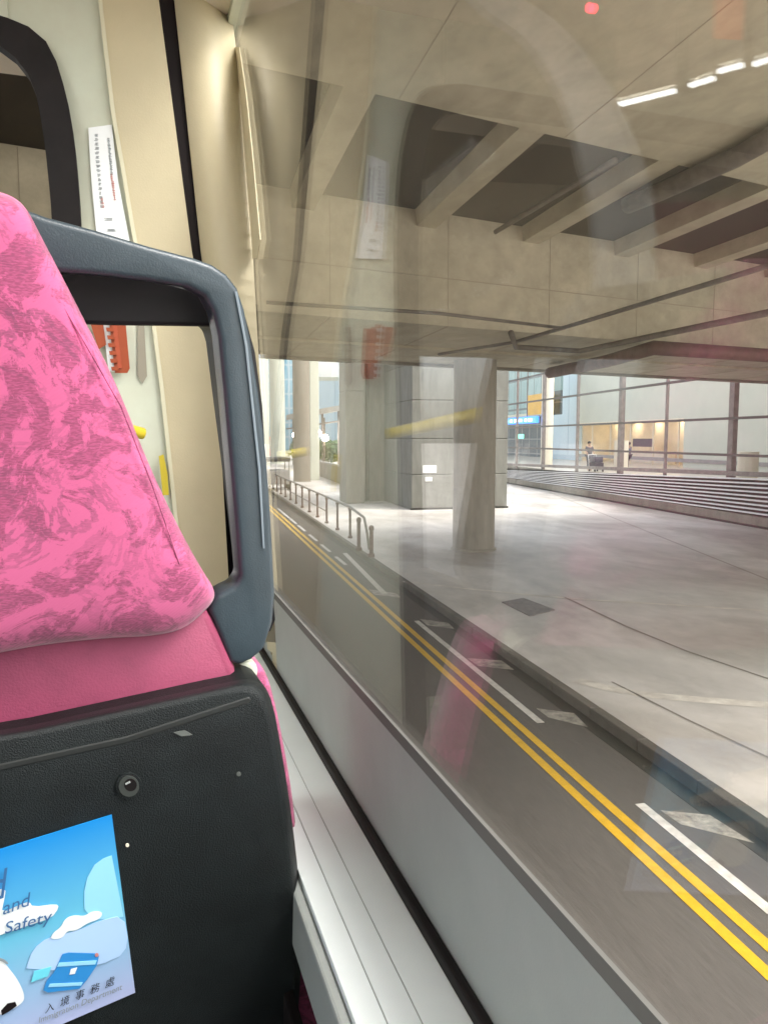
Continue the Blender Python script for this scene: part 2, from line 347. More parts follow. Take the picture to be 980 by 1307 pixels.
# ================================================================== THE PLACE OUTSIDE
KX = 4.47                                   # kerb line
box('ground', (-300, -200, -.4), (300, 500, -.02), M['apron'], kind='structure')
road = box('road', (-7.5, -60, -.3), (KX-.14, 260, 0), M['asphalt'], kind='structure')
box('apron_pavement', (KX+.13, -60, -.3), (90, 260, .13), M['apron'], kind='structure')
bm = bmesh.new(); add_box(bm, (KX-.19, -60, -.3), (KX-.002, 120, .0035)); link('gutter', mesh(bm), M['gutter'], kind='structure')
bm = bmesh.new()
y = -20.0
while y < 120: add_box(bm, (KX, y, -.3), (KX+.127, y+.99, .135)); y += 1.0
link('kerb', mesh(bm), M['kerb'], kind='structure', bevel=.012)
box('left_pavement', (-40, -60, -.3), (-7.5, 260, .12), M['apron'], kind='structure')
def line(name, x0, x1, y0, y1, m, z=.004, sk=0):
    return sheet(name, [(x0, y0, z), (x1, y0+sk, z), (x1, y1+sk, z), (x0, y1, z)], m, road)
line('yellow_line', 3.325, 3.42, -20, 120, M['yellow']); line('yellow_line', 3.515, 3.61, -20, 120, M['yellow'])
for y0, y1 in ((-2, 5.95), (8.0, 13.2)): line('white_dash', 3.80, 3.895, y0, y1, M['whitep'])
for px, py in ((428,713),(408,697),(391,684),(377,672),(366,663),(356,656),(348,650)):
    g = G(px, py); line('white_dash', 3.74, 3.84, g.y-.055*g.y, g.y+.0*g.y+.35, M['whitep'])
sheet('white_dash', [G(437,706,.004), G(443,706,.004), G(495,758,.004), G(487,758,.004)], M['whitep'], road)
for q in (((596,840),(640,843),(656,855),(610,850)), ((684,904),(732,910),(750,928),(700,916)), ((842,1034),(905,1040),(962,1076),(868,1052)), ((536,790),(572,795),(580,803),(545,798)), ((470,752),(505,757),(512,763),(478,759))):
    sheet('hatch_mark', [G(x, y, .004) for x, y in q], M['wornp'], road)
# window reflection painted as a patch on the carriageway
M['patch'] = concrete('asphalt_reflection_patch', (.085, .083, .074), (.07, .068, .06), s1=.6, s2=30, rough=.85)
sheet('reflection_patch', [G(352,712,.003), G(398,705,.003), G(420,738,.003), G(372,770,.003)], M['patch'], road)

# marks and joints on the pavement
pz = .134
pave = bpy.data.objects['apron_pavement']
def strip(name, pix, wd, m, parent):
    bm = bmesh.new(); P = [G(x, y, pz) for x, y in pix]; L = []
    for i, p in enumerate(P):
        d = (P[min(i+1, len(P)-1)]-P[max(i-1, 0)]).normalized(); n = Vector((-d.y, d.x, 0))*wd/2
        L.append((bm.verts.new(p+n), bm.verts.new(p-n)))
    for a, b in zip(L, L[1:]): bm.faces.new((a[0], a[1], b[1], b[0]))
    me = mesh(bm)
    if me.polygons[0].normal.z < 0: me.flip_normals()
    return link(name, me, m, parent)
strip('line_and_light_streak', smooth_open([(515,742),(600,752),(740,765),(860,772),(985,780)]), .12, M['palep'], pave)
strip('line_and_light_streak', smooth_open([(735,868),(800,884),(880,892),(985,900)]), .22, M['palep'], pave)  # pale light streak on the pavement, put in as colour
strip('expansion_joint', [(720,762),(800,800),(876,831),(985,868)], .05, M['joint'], pave)
strip('expansion_joint', [(780,870),(876,918),(985,969)], .035, M['joint'], pave)
strip('expansion_joint', [(700,628),(985,742)], .04, M['joint'], pave)
c = [G(x, y, .142) for x, y in ((640,768),(668,763),(708,778),(676,786))]
bm = bmesh.new(); add_prism(bm, c, Vector((0, 0, -.03)))
dc = link('drain_cover', mesh(bm), M['drain']); tag(dc, 'small dark square iron drain cover in the concrete pavement', 'drain cover')

# viaduct crossing overhead (skewed)
def sk(x, y, z): return (x, y+.25*x, z)
def skbox(bm, a, b): add_box(bm, a, b, lambda p: Vector(sk(*p)))
via = empty('viaduct', (0, 16, 0), 'long concrete viaduct crossing over the road with ribbed underside', 'bridge')
bm = bmesh.new(); skbox(bm, (-30, .5, 7.3), (40, 8.6, 9.2)); link('near_deck', mesh(bm), M['soffit'], via)
bm = bmesh.new(); skbox(bm, (-30, 13.4, 5.5), (40, 20.42, 9.2)); link('far_deck', mesh(bm), M['soffit'], via)
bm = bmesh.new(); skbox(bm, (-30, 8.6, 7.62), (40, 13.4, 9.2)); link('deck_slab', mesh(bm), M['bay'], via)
for i in range(-9, 14):
    x = 1.95+2.44*i
    bm = bmesh.new(); add_hexa(bm, [sk(x-.2, 8.6, 7.32), sk(x+.2, 8.6, 7.32), sk(x+.2, 13.4, 7.32), sk(x-.2, 13.4, 7.32), sk(x-.24, 8.6, 7.62), sk(x+.24, 8.6, 7.62), sk(x+.24, 13.4, 7.62), sk(x-.24, 13.4, 7.62)])
    link('rib', mesh(bm), M['soffit'], via)
bm = bmesh.new(); skbox(bm, (-30, 20.42, 5.9), (40, 20.6, 8.9)); link('edge_parapet', mesh(bm), M['soffit'], via)
# shallow drip groove blocks on the soffit
bm = bmesh.new(); skbox(bm, (-30, 20.15, 5.42), (40, 20.42, 5.5)); link('drip_edge', mesh(bm), M['pier'], via)
bm = bmesh.new(); skbox(bm, (-30, 16.6, 5.44), (40, 17.0, 5.5)); link('soffit_band', mesh(bm), M['soffit'], via)
bm = bmesh.new()
for i in range(-20, 30): skbox(bm, (i*2.44-.005, .5, 7.295), (i*2.44+.005, 8.6, 7.3))
for i in range(-20, 30): skbox(bm, (i*2.44-.005, 13.39, 5.5), (i*2.44+.005, 13.4, 7.6))
skbox(bm, (-30, 13.388, 6.4), (40, 13.399, 6.415))
for i in range(-12, 16): skbox(bm, (i*2.44-.012, 13.4, 5.492), (i*2.44+.012, 20.1, 5.4995))
link('formwork_joints', mesh(bm), M['formline'], via)
# pipes hung below it
def pipe(label, pix, r, m, z=5.3):
    t = tube('overhead_pipe', [G(x, y, z) for x, y in pix], r, m, seg=10)
    return tag(t, label, 'pipe', 'pipes hung under the viaduct')
pipe('thin dark pipe running lengthwise under the viaduct, nearer the road column top', [(560,452),(655,437),(740,412),(1010,330)], .035, M['greypipe'])
pipe('thin dark pipe with an elbow beside the column top, ending at the right edge', [(652,425),(658,443),(740,448),(1010,393)], .06, M['greypipe'], 5.32)
pipe('thick rust red pipe under the far edge of the viaduct', [(701,476),(774,461),(834,444),(1010,456)], .16, M['rust'], 5.25)
pipe('hair thin conduit crossing the low soffit above the concrete block', [(340,386),(560,400),(720,419)], .03, M['greypipe'], 5.42)
pipe('dark heavy pipe in the ribbed bay at upper right', [(1010,160),(940,200),(844,244),(800,262)], .14, M['greypipe'], 7.15)
pipe('thin dark conduit slanting across the second rib bay', [(632,296),(785,204)], .045, M['greypipe'], 7.2)

# columns and piers
def round_col(x, y, r, h, m, label, cap=True, cat='column', group=None):
    e = empty('round_column', (x, y, 0), label, cat, group)
    bm = bmesh.new(); add_lathe(bm, (x, y), [(r*1.1, .13), (r*1.08, .17), (r*1.0, .2), (r, .4), (r, 1.9), (r*.985, 1.915), (r, 1.93), (r, h)], 40); link('shaft', mesh(bm), m, e, smooth=False)
    o = e.children[-1] if False else bpy.data.objects[-1]
    if cap:
        bm = bmesh.new(); add_lathe(bm, (x, y), [(r*1.02, h-.35), (r*1.12, h-.3), (r*1.12, h)], 40); link('capital', mesh(bm), m, e)
    return e
c0 = round_col(7.75, 20.75, .60, 5.5, M['pier_lite'], 'thick round concrete column carrying the near viaduct beside the road', cap=False)
for ch in c0.children: pass
def pier(label, x0, y0, x1, y1, h, m, joints=()):
    e = empty('concrete_pier', ((x0+x1)/2, (y0+y1)/2, 0), label, 'pier')
    bm = bmesh.new(); zs = [.13]+list(joints)+[h]
    for a, b in zip(zs, zs[1:]): add_box(bm, (x0, y0, a+.012), (x1, y1, b-.012))
    add_box(bm, (x0+.03, y0+.03, .13), (x1-.03, y1-.03, h-.05))
    link('shaft', mesh(bm), m, e, bevel=.03)
    return e
blk = pier('massive square concrete block with horizontal joints and two small white plates', 9.35, 32.9, 13.9, 38.2, 10.5, M['pier_cool'], (1.7, 3.3, 5.0, 6.6, 8.4))
box('cap_beam', (8.8, 32.3, 10.5), (14.5, 38.8, 11.6), M['soffit'], blk)
for x0, x1, z0, z1 in ((9.85, 10.5, 1.78, 2.12), (9.97, 10.3, 1.4, 1.6)): box('plate', (x0, 32.87, z0), (x1, 32.9, z1), M['plate'], blk, bevel=.01)
box('dark_plinth', (9.3, 32.86, .13), (13.95, 32.9, .22), M['gutter'], blk)
sl = pier('slender rectangular concrete pier left of the massive block', 7.15, 36.9, 8.1, 38.6, 10.5, M['pier'], (5.6,))
pb = box('recess_panel', (8.1, 38.05, .13), (9.7, 38.5, 10.5), M['pier'], sl)
tube('downpipe', [(8.45, 37.9, .2), (8.45, 37.9, 10)], .09, M['greypipe'], sl)
round_col(7.75, 57.2, .62, 13, M['pier'], 'tall round column standing in the open far down the road', cap=False)
p = G(371.5, 616, .13); 
e = empty('square_column', (9.0, 60, 0), 'pale square column just behind the tall round one', 'column')
box('shaft', (8.62, 58.6, .13), (9.3, 59.6, 13), M['wallp'], e, bevel=.03)
p = G(355, 592, .13); round_col(p.x, p.y, .95, 22, M['wallp'], 'very distant pale round column by the handrail frame', cap=False)
p = G(336, 594, .13); round_col(p.x, p.y, .8, 22, M['wallp'], 'most distant pale column, nearest the seat handle', cap=False)

# railing and bollards along the kerb
rail_b = [(357,629),(364,635),(369,638),(377,648),(386,652),(394,657),(402,664),(410,671),(420,678),(431,683),(443,692)]
bases = []
for i in range(13): bases.append(Vector((4.78, 24.0+2.25*i, .13)))
rl = empty('pedestrian_railing', bases[0], 'slim brown kerbside railing on upright posts running into the distance', 'railing')
for b in bases:
    bm = bmesh.new(); add_lathe(bm, b[:2], [(.075, .13), (.075, .2), (.04, .21), (.04, 1.02), (.06, 1.03), (.06, 1.1)], 10); link('post', mesh(bm), M['bollard'], rl)
tube('top_rail', [(4.78, 21.2, .16), (4.78, 21.5, .6), (4.78, 21.9, 1.0)]+[b+Vector((0, 0, 1.0)) for b in bases], .04, M['postgrey'], rl)
tube('lower_rail', [b+Vector((0, 0, .45)) for b in bases[2:]], .022, M['postgrey'], rl)
def bollard(px, py, h, label):
    p = G(px, py, .13); e = empty('bollard', p, label, 'bollard', 'bollards near the railing')
    bm = bmesh.new(); add_lathe(bm, p[:2], [(.09, .13), (.09, .22), (.055, .24), (.055, h), (.075, h+.02), (.07, h+.1), (.03, h+.14)], 14); link('post', mesh(bm), M['bollard'], e)
bollard(474, 711, .85, 'single dark bollard nearest the round column, past the railing end')
bollard(458, 703, .95, 'dark bollard second from the railing end')

# distant kiosk trolley, hedge, low wall, lamps, buildings on the left
p = G(355, 626, .13)
kv = empty('utility_cart', p, 'grey utility cart under a dark canvas top at the far end of the railing', 'cart')
d = Vector((p.x, p.y, 0))
box('body', (p.x-.75, p.y, .5), (p.x+.75, p.y+2.4, 1.35), M['vgrey'], kv, bevel=.05)
box('canvas_top', (p.x-.8, p.y-.05, 1.9), (p.x+.8, p.y+2.5, 2.15), M['canvas'], kv, bevel=.08)
for sx in (-.7, .7):
    for sy in (.05, 2.3): tube('upright', [(p.x+sx, p.y+sy, 1.3), (p.x+sx, p.y+sy, 1.92)], .04, M['vgrey'], kv)
    for sy in (.4, 2.0):
        bm = bmesh.new(); add_tube(bm, [(p.x+sx-.08, p.y+sy, .45), (p.x+sx+.08, p.y+sy, .45)], .32, 16); link('wheel', mesh(bm), M['rubber'], kv)
a = G(403, 606, .13); b = G(441, 620, .13)
lw = empty('low_wall', (a+b)/2, 'low beige wall with a grey coping in front of the hedge', 'wall')
bm = bmesh.new(); n = Vector((.1, .5, 0)); b2 = b+(b-a)*.8
for (p0, p1, z0, z1, t) in ((a, b2, 0, 1.25, 1.0),): add_prism(bm, [a, b2, b2+n, a+n], Vector((0, 0, 1.2)))
link('masonry', mesh(bm), M['pier'], lw)
bm = bmesh.new(); n2 = Vector((0, 0, 1.2)); add_prism(bm, [a+n2-n*.2, b2+n2-n*.2, b2+n2+n*1.2, a+n2+n*1.2], Vector((0, 0, .12))); link('coping', mesh(bm), M['vgrey'], lw)
def leaves(name, c0_, c1_, zt, n_, m, label, r=.5):
    bm = bmesh.new()
    for _ in range(n_):
        t = random.random(); q = c0_.lerp(c1_, t)+Vector((random.uniform(-r, r), random.uniform(-r*2, r*2), random.uniform(0, 1)**.7*zt*(1-.3*random.random())))
        s = random.uniform(.09, .22); u = Vector((random.gauss(0, 1), random.gauss(0, 1), random.gauss(0, 1))).normalized(); v = u.orthogonal().normalized()
        bm.faces.new([bm.verts.new(q+u*s), bm.verts.new(q+v*s*.6), bm.verts.new(q-u*s), bm.verts.new(q-v*s*.6)])
    o = link(name, mesh(bm, normals=False), m); return tag(o, label, 'hedge')
h0 = G(348, 597, .13); h1 = G(442, 600, .13)
leaves('hedge', D(378, 590, 88), D(446, 590, 88), 2.6, 5000, M['hedge'], 'green hedge behind the low beige wall far down the road', .8)
def lamp(px, dep, ztop, label):
    t = D(px, 556, dep); t.z = ztop
    e = empty('street_lamp', (t.x, t.y, 0), label, 'street lamp', 'lit lamps under the far walkway')
    tube('pole', [(t.x, t.y, .13), (t.x, t.y, ztop+2.2)], .09, M['greypipe'], e)
    bm = bmesh.new(); bmesh.ops.create_uvsphere(bm, u_segments=12, v_segments=8, radius=.38, matrix=Matrix.Translation((t.x, t.y-.45, ztop))); link('globe', mesh(bm), M['lampw'], e)
lamp(377, 80, 3.7, 'lit globe lamp left of the tall round column'); lamp(405, 82, 3.9, 'lit globe lamp just right of the tall round column')
lamp(414, 84, 3.4, 'lit globe lamp between the tall column and the slender pier'); lamp(436, 86, 3.7, 'lit globe lamp nearest the slender pier')
# covered walkway
wk = empty('covered_walkway', D(420, 560, 92), 'flat grey canopy walkway on thin posts beyond the hedge', 'walkway')
a = D(366, 536, 92); b = D(445, 521, 80); a.z, b.z = 5.6, 6.4
bm = bmesh.new(); n = Vector((.4, 4, 0)); add_prism(bm, [a, b, b+n, a+n], Vector((0, 0, .55))); link('roof', mesh(bm), M['vgrey'], wk)
for t in (.1, .35, .6, .85):
    q = a.lerp(b, t)+Vector((.3, 1.5, 0)); tube('post', [(q.x, q.y, .1), (q.x, q.y, q.z+.05)], .12, M['steel'], wk)
a2, b2_ = a-Vector((0, 0, 1.1)), b-Vector((0, 0, 1.1)); tube('tie_beam', [a2+n*.3, b2_+n*.3], .09, M['steel'], wk)
def tower(label, x0, x1, ytop, dep, thick, m, mname='glass_tower'):
    a = D(x0, ytop, dep); b = D(x1, ytop, dep); zt = a.z
    e = empty(mname, ((a.x+b.x)/2, (a.y+b.y)/2, 0), label, 'building')
    d_ = (b-a); d_.z = 0; nn = Vector((-d_.y, d_.x, 0)).normalized()*thick
    bm = bmesh.new(); add_prism(bm, [Vector((a.x, a.y, 0)), Vector((b.x, b.y, 0)), Vector((b.x, b.y, 0))+nn, Vector((a.x, a.y, 0))+nn], Vector((0, 0, zt))); link('facade', mesh(bm), m, e)
    bm = bmesh.new(); a.z = b.z = zt; add_prism(bm, [a, b, b+nn, a+nn], Vector((0, 0, .8))); link('roof', mesh(bm), M['wallp'], e)
    return e
tower('tall blue glass tower between the far round columns', 318, 384, 300, 190, 30, M['facade_blue'])
tower('lower pale blue building beneath the patch of white sky', 384, 432, 486, 170, 25, M['facade_pale'])
tower('pale blue building rising at the right edge of the white sky', 432, 520, 380, 150, 25, M['facade_pale'])
# red vehicle far away
p = D(340, 574, 120); p.z = 0
rv = empty('red_coach', p, 'red coach far down the road beside the seat handle', 'coach')
box('body', (p.x-2.2, p.y, .6), (p.x+1.4, p.y+9, 3.6), M['redv'], rv, bevel=.15); box('window', (p.x-2.0, p.y-.03, 1.8), (p.x+1.2, p.y, 3.2), M['facade_dark'], rv)
for sx in (-1.9, 1.1):
    bm = bmesh.new(); add_tube(bm, [(p.x+sx-.15, p.y+1.5, .5), (p.x+sx+.15, p.y+1.5, .5)], .5, 16); link('wheel', mesh(bm), M['rubber'], rv)

# ------------------------------------------------------------------ fence and terminal on the right
FA = Vector((19.58, 22.92, 0)); FB = Vector((22.03, 54.41, 0)); FD = (FB-FA).normalized(); FN = Vector((FD.y, -FD.x, 0))
FL = (FB-FA).length
def FW(s, off, z): return FA+FD*s+FN*off+Vector((0, 0, z))       # s metres along the fence, off metres behind it
def FQ(x, y, off=0):                                             # (s, z) where a ray meets the plane behind the fence
    d = ray(x, y); q = CAMPOS-FA; t = (off-q.dot(FN))/d.dot(FN); p_ = CAMPOS+d*t; return (p_-FA).dot(FD), p_.z
def fbox(bm, s0, s1, o0, o1, z0, z1): add_hexa(bm, [FW(s0,o0,z0), FW(s1,o0,z0), FW(s1,o1,z0), FW(s0,o1,z0), FW(s0,o0,z1), FW(s1,o0,z1), FW(s1,o1,z1), FW(s0,o1,z1)])
def fpart(name, s0, s1, o0, o1, z0, z1, m, parent, bevel=0):
    bm = bmesh.new(); fbox(bm, s0, s1, o0, o1, z0, z1); return link(name, mesh(bm), m, parent, bevel=bevel)
S0, S1 = -8.0, 46.0
lf = empty('louvred_barrier', FW(12, 0, .13), 'low barrier of white horizontal louvre slats on a concrete base', 'barrier')
fpart('concrete_base', S0, S1, -.12, .25, .13, .52, M['pier'], lf)
fpart('base_kerb', S0, S1, -.2, -.12, .13, .2, M['gutter'], lf)
ns = 9
for k in range(ns):
    def zz(s, k=k):
        zb = .60+(.36-.60)*s/FL; zt = 1.85+(.93-1.85)*s/FL; return zb+(zt-zb)*k/(ns-1), (zt-zb)/(ns-1)*.36
    bm = bmesh.new(); (za, ta), (zb, tb) = zz(S0), zz(S1)
    add_hexa(bm, [FW(S0,-.10,za), FW(S1,-.10,zb), FW(S1,.02,zb), FW(S0,.02,za), FW(S0,-.10,za+ta), FW(S1,-.10,zb+tb), FW(S1,.02,zb+tb*1.0), FW(S0,.02,za+ta)])
    link('louvre_slat', mesh(bm), M['alu'], lf)
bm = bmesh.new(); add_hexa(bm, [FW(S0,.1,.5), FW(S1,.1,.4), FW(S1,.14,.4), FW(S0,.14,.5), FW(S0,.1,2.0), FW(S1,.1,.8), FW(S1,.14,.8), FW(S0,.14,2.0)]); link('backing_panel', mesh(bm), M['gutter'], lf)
tf = empty('terminal_screen_frame', FW(12, .3, .5), 'tall open frame of brown posts and thin rails above the louvres', 'fence')
for s, th in [(FQ(925, 560)[0], .2), (FQ(843, 560)[0], .09), (FQ(785, 560)[0], .2), (FQ(731, 560)[0], .12), (FQ(688, 560)[0], .16), (FQ(655, 560)[0], .12), (-5.5, .2)]:
    fpart('post', s-th/2*1.6, s+th/2*1.6, .2, .2+th, .45, 9.0, M['steel'], tf)
for z, th in ((2.68, .10), (4.08, .10), (5.75, .11), (7.4, .1)): fpart('rail', S0, S1, .14, .22, z-th/2, z+th/2, M['raild'], tf)
bm = bmesh.new(); add_hexa(bm, [FW(S0,.0,2.1), FW(S1,.0,1.05), FW(S1,.2,1.05), FW(S0,.2,2.1), FW(S0,.0,2.28), FW(S1,.0,1.2), FW(S1,.2,1.2), FW(S0,.2,2.28)]); link('lower_rail', mesh(bm), M['steel'], tf)

tb = empty('terminal_building', FW(14, 10, 0), 'pale airport terminal frontage with a warm lit entrance bay behind the frame', 'building')
ZF = 1.35
fpart('floor', -14, 70, .5, 20, 0, ZF, M['floorin'], tb)
OW = 11
sL = FQ(872, 560, OW)[0]; sR = FQ(738, 560, OW)[0]; zt_ = 4.7
fpart('wall', -16, sL, OW, OW+.4, ZF, 13, M['wallp'], tb)
fpart('wall', sL, sR, OW, OW+.4, zt_, 13, M['wallp'], tb)
fpart('wall_band', -16, sR, OW-.06, OW, ZF+.35, ZF+.6, M['vgrey'], tb)
fpart('alcove_back', sL, sR, OW+3.0, OW+3.2, ZF, zt_+.3, M['warm'], tb)
fpart('alcove_side', sL-.2, sL, OW+.4, OW+3.2, ZF, zt_+.3, M['warm'], tb); fpart('alcove_side', sR, sR+.2, OW+.4, OW+3.2, ZF, zt_+.3, M['warm'], tb)
fpart('alcove_ceiling', sL, sR, OW+.4, OW+3.2, zt_+.05, zt_+.3, M['warm'], tb)
fpart('door_frame', sL, sR, OW-.05, OW, zt_-.18, zt_, M['warm'], tb)
for k in range(5):
    s = sL+(sR-sL)*(k+.5)/5; fpart('downlight', s-.45, s+.45, OW+2.2, OW+2.6, zt_+.0, zt_+.05, M['downl'], tb)
    fpart('mullion', s-.9, s-.82, OW+.1, OW+.2, ZF, zt_, M['cream'], tb)
s_, z_ = FQ(821, 565, OW+1.5); fpart('information_board', s_-1.6, s_+1.6, OW+1.4, OW+1.5, z_-.32, z_+.32, M['darksign'], tb)
fpart('counter', s_-3.2, s_+2.6, OW+1.8, OW+2.4, ZF, ZF+1.0, M['cream'], tb)
def colm(px, off, z1, r, m, name='column'):
    s, _ = FQ(px, 590, off); q = FW(s, off, 0); bm = bmesh.new(); add_lathe(bm, q[:2], [(r, ZF-.3), (r, z1)], 20); link(name, mesh(bm), m, tb, smooth=False)
colm(697, 2.5, 12, .42, M['cream']); colm(792, 4.0, 3.2, .42, M['cream'], 'door_pillar'); colm(954, 3.0, 2.75, .42, M['cream'], 'door_pillar'); colm(636, 2.5, 2.6, .4, M['cream'], 'door_pillar')
s0 = FQ(738, 560, OW)[0]; s1 = FQ(628, 560, OW)[0]
fpart('glass_wall', s0, s0+9, OW, OW+.3, ZF, 13, M['facade_pale'], tb)
fpart('upper_glazing', s0+9, s1+25, OW, OW+.3, 5.9, 14, M['facade_teal'], tb)
fpart('lower_glazing', s0+9, s1+25, OW+1.5, OW+1.8, ZF, 5.9, M['facade_dark'], tb)
fpart('floor_edge', s0+9, s1+25, OW-.2, OW+1.8, 5.7, 6.0, M['wallp'], tb)
sa, za = FQ(704, 500, 7); sb, zb = FQ(672, 530, 7); fpart('yellow_panel', sa, sb, 7, 7.2, min(za, zb), max(za, zb), M['yellowp'], tb)
sa, za = FQ(715, 498, 8); sb, zb = FQ(701, 530, 8); fpart('window', sa, sb, 8, 8.2, zb, za, M['facade_dark'], tb)
sa, za = FQ(716, 472, 9); sb, zb = FQ(703, 500, 9); fpart('window', sa, sb, 9, 9.2, zb, za, M['facade_teal'], tb)
sa, za = FQ(684, 531, 1.5); sb, zb = FQ(626, 543, 1.5)
bs = empty('blue_direction_sign', FW((sa+sb)/2, 1.5, ZF), 'long lit blue sign hanging beside the cream column', 'sign')
fpart('sign_panel', sa, sb, 1.5, 1.7, zb, za, M['bluesign'], bs); 
for k in range(9):
    t0 = sa+(sb-sa)*(.08+.1*k); fpart('sign_print', t0, t0+(sb-sa)*(.03+.03*random.random()), 1.46, 1.5, zb+.14, za-.14, M['signw'], bs)
for t in (.2, .8): tube('hanger', [FW(sa+(sb-sa)*t, 1.6, za), FW(sa+(sb-sa)*t, 1.6, za+6)], .04, M['steel'], bs)
s_, z_ = FQ(662, 557, 6); 
gs = tag(fpart('green_exit_sign', s_-.9, s_+.9, 6, 6.15, z_-.2, z_+.2, mat('green_lit_face', (.1, .5, .35), .5, emis=(.2, .8, .55), es=.6), None), 'small lit green sign below the long blue sign', 'sign')
for px, dz in ((646, 0), (651, .1)):
    s_, z_ = FQ(px, 545.5, 3); lo = None

def person(base, h, facing, label, coat, trolley=False):
    e = empty('person', base, label, 'person', 'people at the terminal entrance')
    k = h/1.7
    J = {'pelvis':(0,0,.92,.15),'waist':(0,0,1.08,.14),'chest':(0,.01,1.32,.17),'neck':(0,0,1.47,.06),'headb':(0,.02,1.56,.085),'headt':(0,.01,1.66,.08),
         'shl':(-.19,0,1.40,.065),'ell':(-.24,.05,1.13,.045),'hal':(-.2,.26,1.02,.035),'shr':(.19,0,1.40,.065),'elr':(.24,.05,1.13,.045),'har':(.2,.26,1.02,.035),
         'hpl':(-.1,0,.85,.095),'knl':(-.11,.06,.48,.06),'anl':(-.11,-.02,.09,.042),'tol':(-.12,.14,.04,.035),'hpr':(.1,0,.85,.095),'knr':(.11,.12,.48,.06),'anr':(.11,.1,.09,.042),'tor':(.12,.26,.04,.035)}
    names = list(J); E = [('pelvis','waist'),('waist','chest'),('chest','neck'),('neck','headb'),('headb','headt'),('chest','shl'),('shl','ell'),('ell','hal'),('chest','shr'),('shr','elr'),('elr','har'),('pelvis','hpl'),('hpl','knl'),('knl','anl'),('anl','tol'),('pelvis','hpr'),('hpr','knr'),('knr','anr'),('anr','tor')]
    rot = Matrix.Rotation(facing, 3, 'Z')
    def build(keep, m, name, fat=1.0):
        kk = [n_ for n_ in names if n_ in keep]; me = bpy.data.meshes.new(name)
        me.from_pydata([base+rot @ Vector(J[n_][:3])*k for n_ in kk], [(kk.index(a_), kk.index(b_)) for a_, b_ in E if a_ in kk and b_ in kk], [])
        o = link(name, me, m, e); sm = o.modifiers.new('skin', 'SKIN')
        for i, n_ in enumerate(kk): me.skin_vertices[0].data[i].radius = (J[n_][3]*k*fat,)*2
        me.skin_vertices[0].data[0].use_root = True
        su = o.modifiers.new('sub', 'SUBSURF'); su.levels = 1; su.render_levels = 2; return o
    def skinned(keep, m, name, fat):
        kk = [n_ for n_ in names if n_ in keep]; me = bpy.data.meshes.new(name)
        me.from_pydata([base+rot @ Vector(J[n_][:3])*k for n_ in kk], [(kk.index(a_), kk.index(b_)) for a_, b_ in E if a_ in kk and b_ in kk], [])
        o = link(name, me, m, e); o.modifiers.new('skin', 'SKIN')
        if not me.skin_vertices: pass
        for i, n_ in enumerate(kk): me.skin_vertices[0].data[i].radius = (J[n_][3]*k*fat,)*2
        su = o.modifiers.new('sub', 'SUBSURF'); su.levels = 1; su.render_levels = 2; return o
    skinned(names, M['skin'], 'body', 1.0)
    skinned(['pelvis','waist','chest','shl','ell','shr','elr'], coat, 'coat', 1.18)
    skinned(['pelvis','hpl','knl','anl','hpr','knr','anr'], M['cloth2'], 'trousers', 1.12)
    bm = bmesh.new(); bmesh.ops.create_uvsphere(bm, u_segments=14, v_segments=10, radius=.105*k, matrix=Matrix.Translation(base+rot @ Vector((0, -.02, 1.66))*k)); link('hair', mesh(bm), M['hair'], e, smooth=True)
    return e
s_, z_ = FQ(751, 600, 2.2); q = FW(s_, 2.2, ZF); fac = math.atan2(FD.y, FD.x)+math.pi/2+math.pi*1.0
person(q, 1.75, math.atan2(-FD.x, FD.y)+math.pi, 'person in dark coat pushing a loaded luggage trolley', M['cloth1'])
s2, _ = FQ(801, 598, 6); person(FW(s2, 6, ZF), 1.7, 0.4, 'person in dark clothes standing by the round white door pillar', mat('person_blue_coat', (.12, .13, .2), .8))
tq = FW(s_-1.0, 2.2, ZF)
tr = empty('luggage_trolley', tq, 'luggage trolley stacked with dark cases in front of the walking person', 'trolley')
def lb(name, a, b, m, bev=.02):
    bm = bmesh.new(); fbox(bm, s_-1.0+a[0], s_-1.0+b[0], 2.2+a[1], 2.2+b[1], ZF+a[2], ZF+b[2]); link(name, mesh(bm), m, tr, bevel=bev)
lb('platform', (-.5, -.3, .15), (.45, .3, .2), M['alu'], 0); lb('suitcase', (-.45, -.28, .21), (.38, .28, .55), M['cloth1'], .04); lb('suitcase', (-.4, -.26, .56), (.35, .26, .9), M['darksign'], .04)
tube('push_handle', [FW(s_-.55, 1.95, ZF+.2), FW(s_-.45, 1.95, ZF+1.0), FW(s_-.45, 2.45, ZF+1.0), FW(s_-.55, 2.45, ZF+.2)], .02, M['alu'], tr)
for a_ in (-.4, .35):
    for b_ in (1.95, 2.45):
        q = FW(s_-1.0+a_, b_, ZF+.08); bm = bmesh.new(); add_tube(bm, [q-FN*.02, q+FN*.02], .08, 12); link('wheel', mesh(bm), M['rubber'], tr)

# ================================================================== THE BUS (upper deck)
bus = empty('double_decker_bus', b2w((-.6, 0, -2.5)), 'upper deck of a bus with beige pillars, white sill and large side window', 'bus')
ZC = .72
def bprism(name, poly, vec, m, parent=bus, bevel=0, smooth=False, segs=2):
    bm = bmesh.new(); add_prism(bm, [b2w(p) for p in poly], (BR @ Vector(vec))*S if not isinstance(vec, list) else [(BR @ Vector(v))*S for v in vec]); return link(name, mesh(bm), m, parent, smooth=smooth, bevel=bevel*S, segs=segs)
bbox('floor', (-1.6, -3, -.80), (.17, 1.6, -.76), M['busfloor'], bus)
bbox('roof', (-1.62, -3, ZC), (.20, 1.75, ZC+.06), M['ceil'], bus)
bbox('rear_bulkhead', (-1.6, -3.05, -.8), (.2, -3, ZC), M['beige'], bus)
bbox('side_wall', (.165, -3, -.80), (.178, 1.3, -.34), M['lower'], bus)
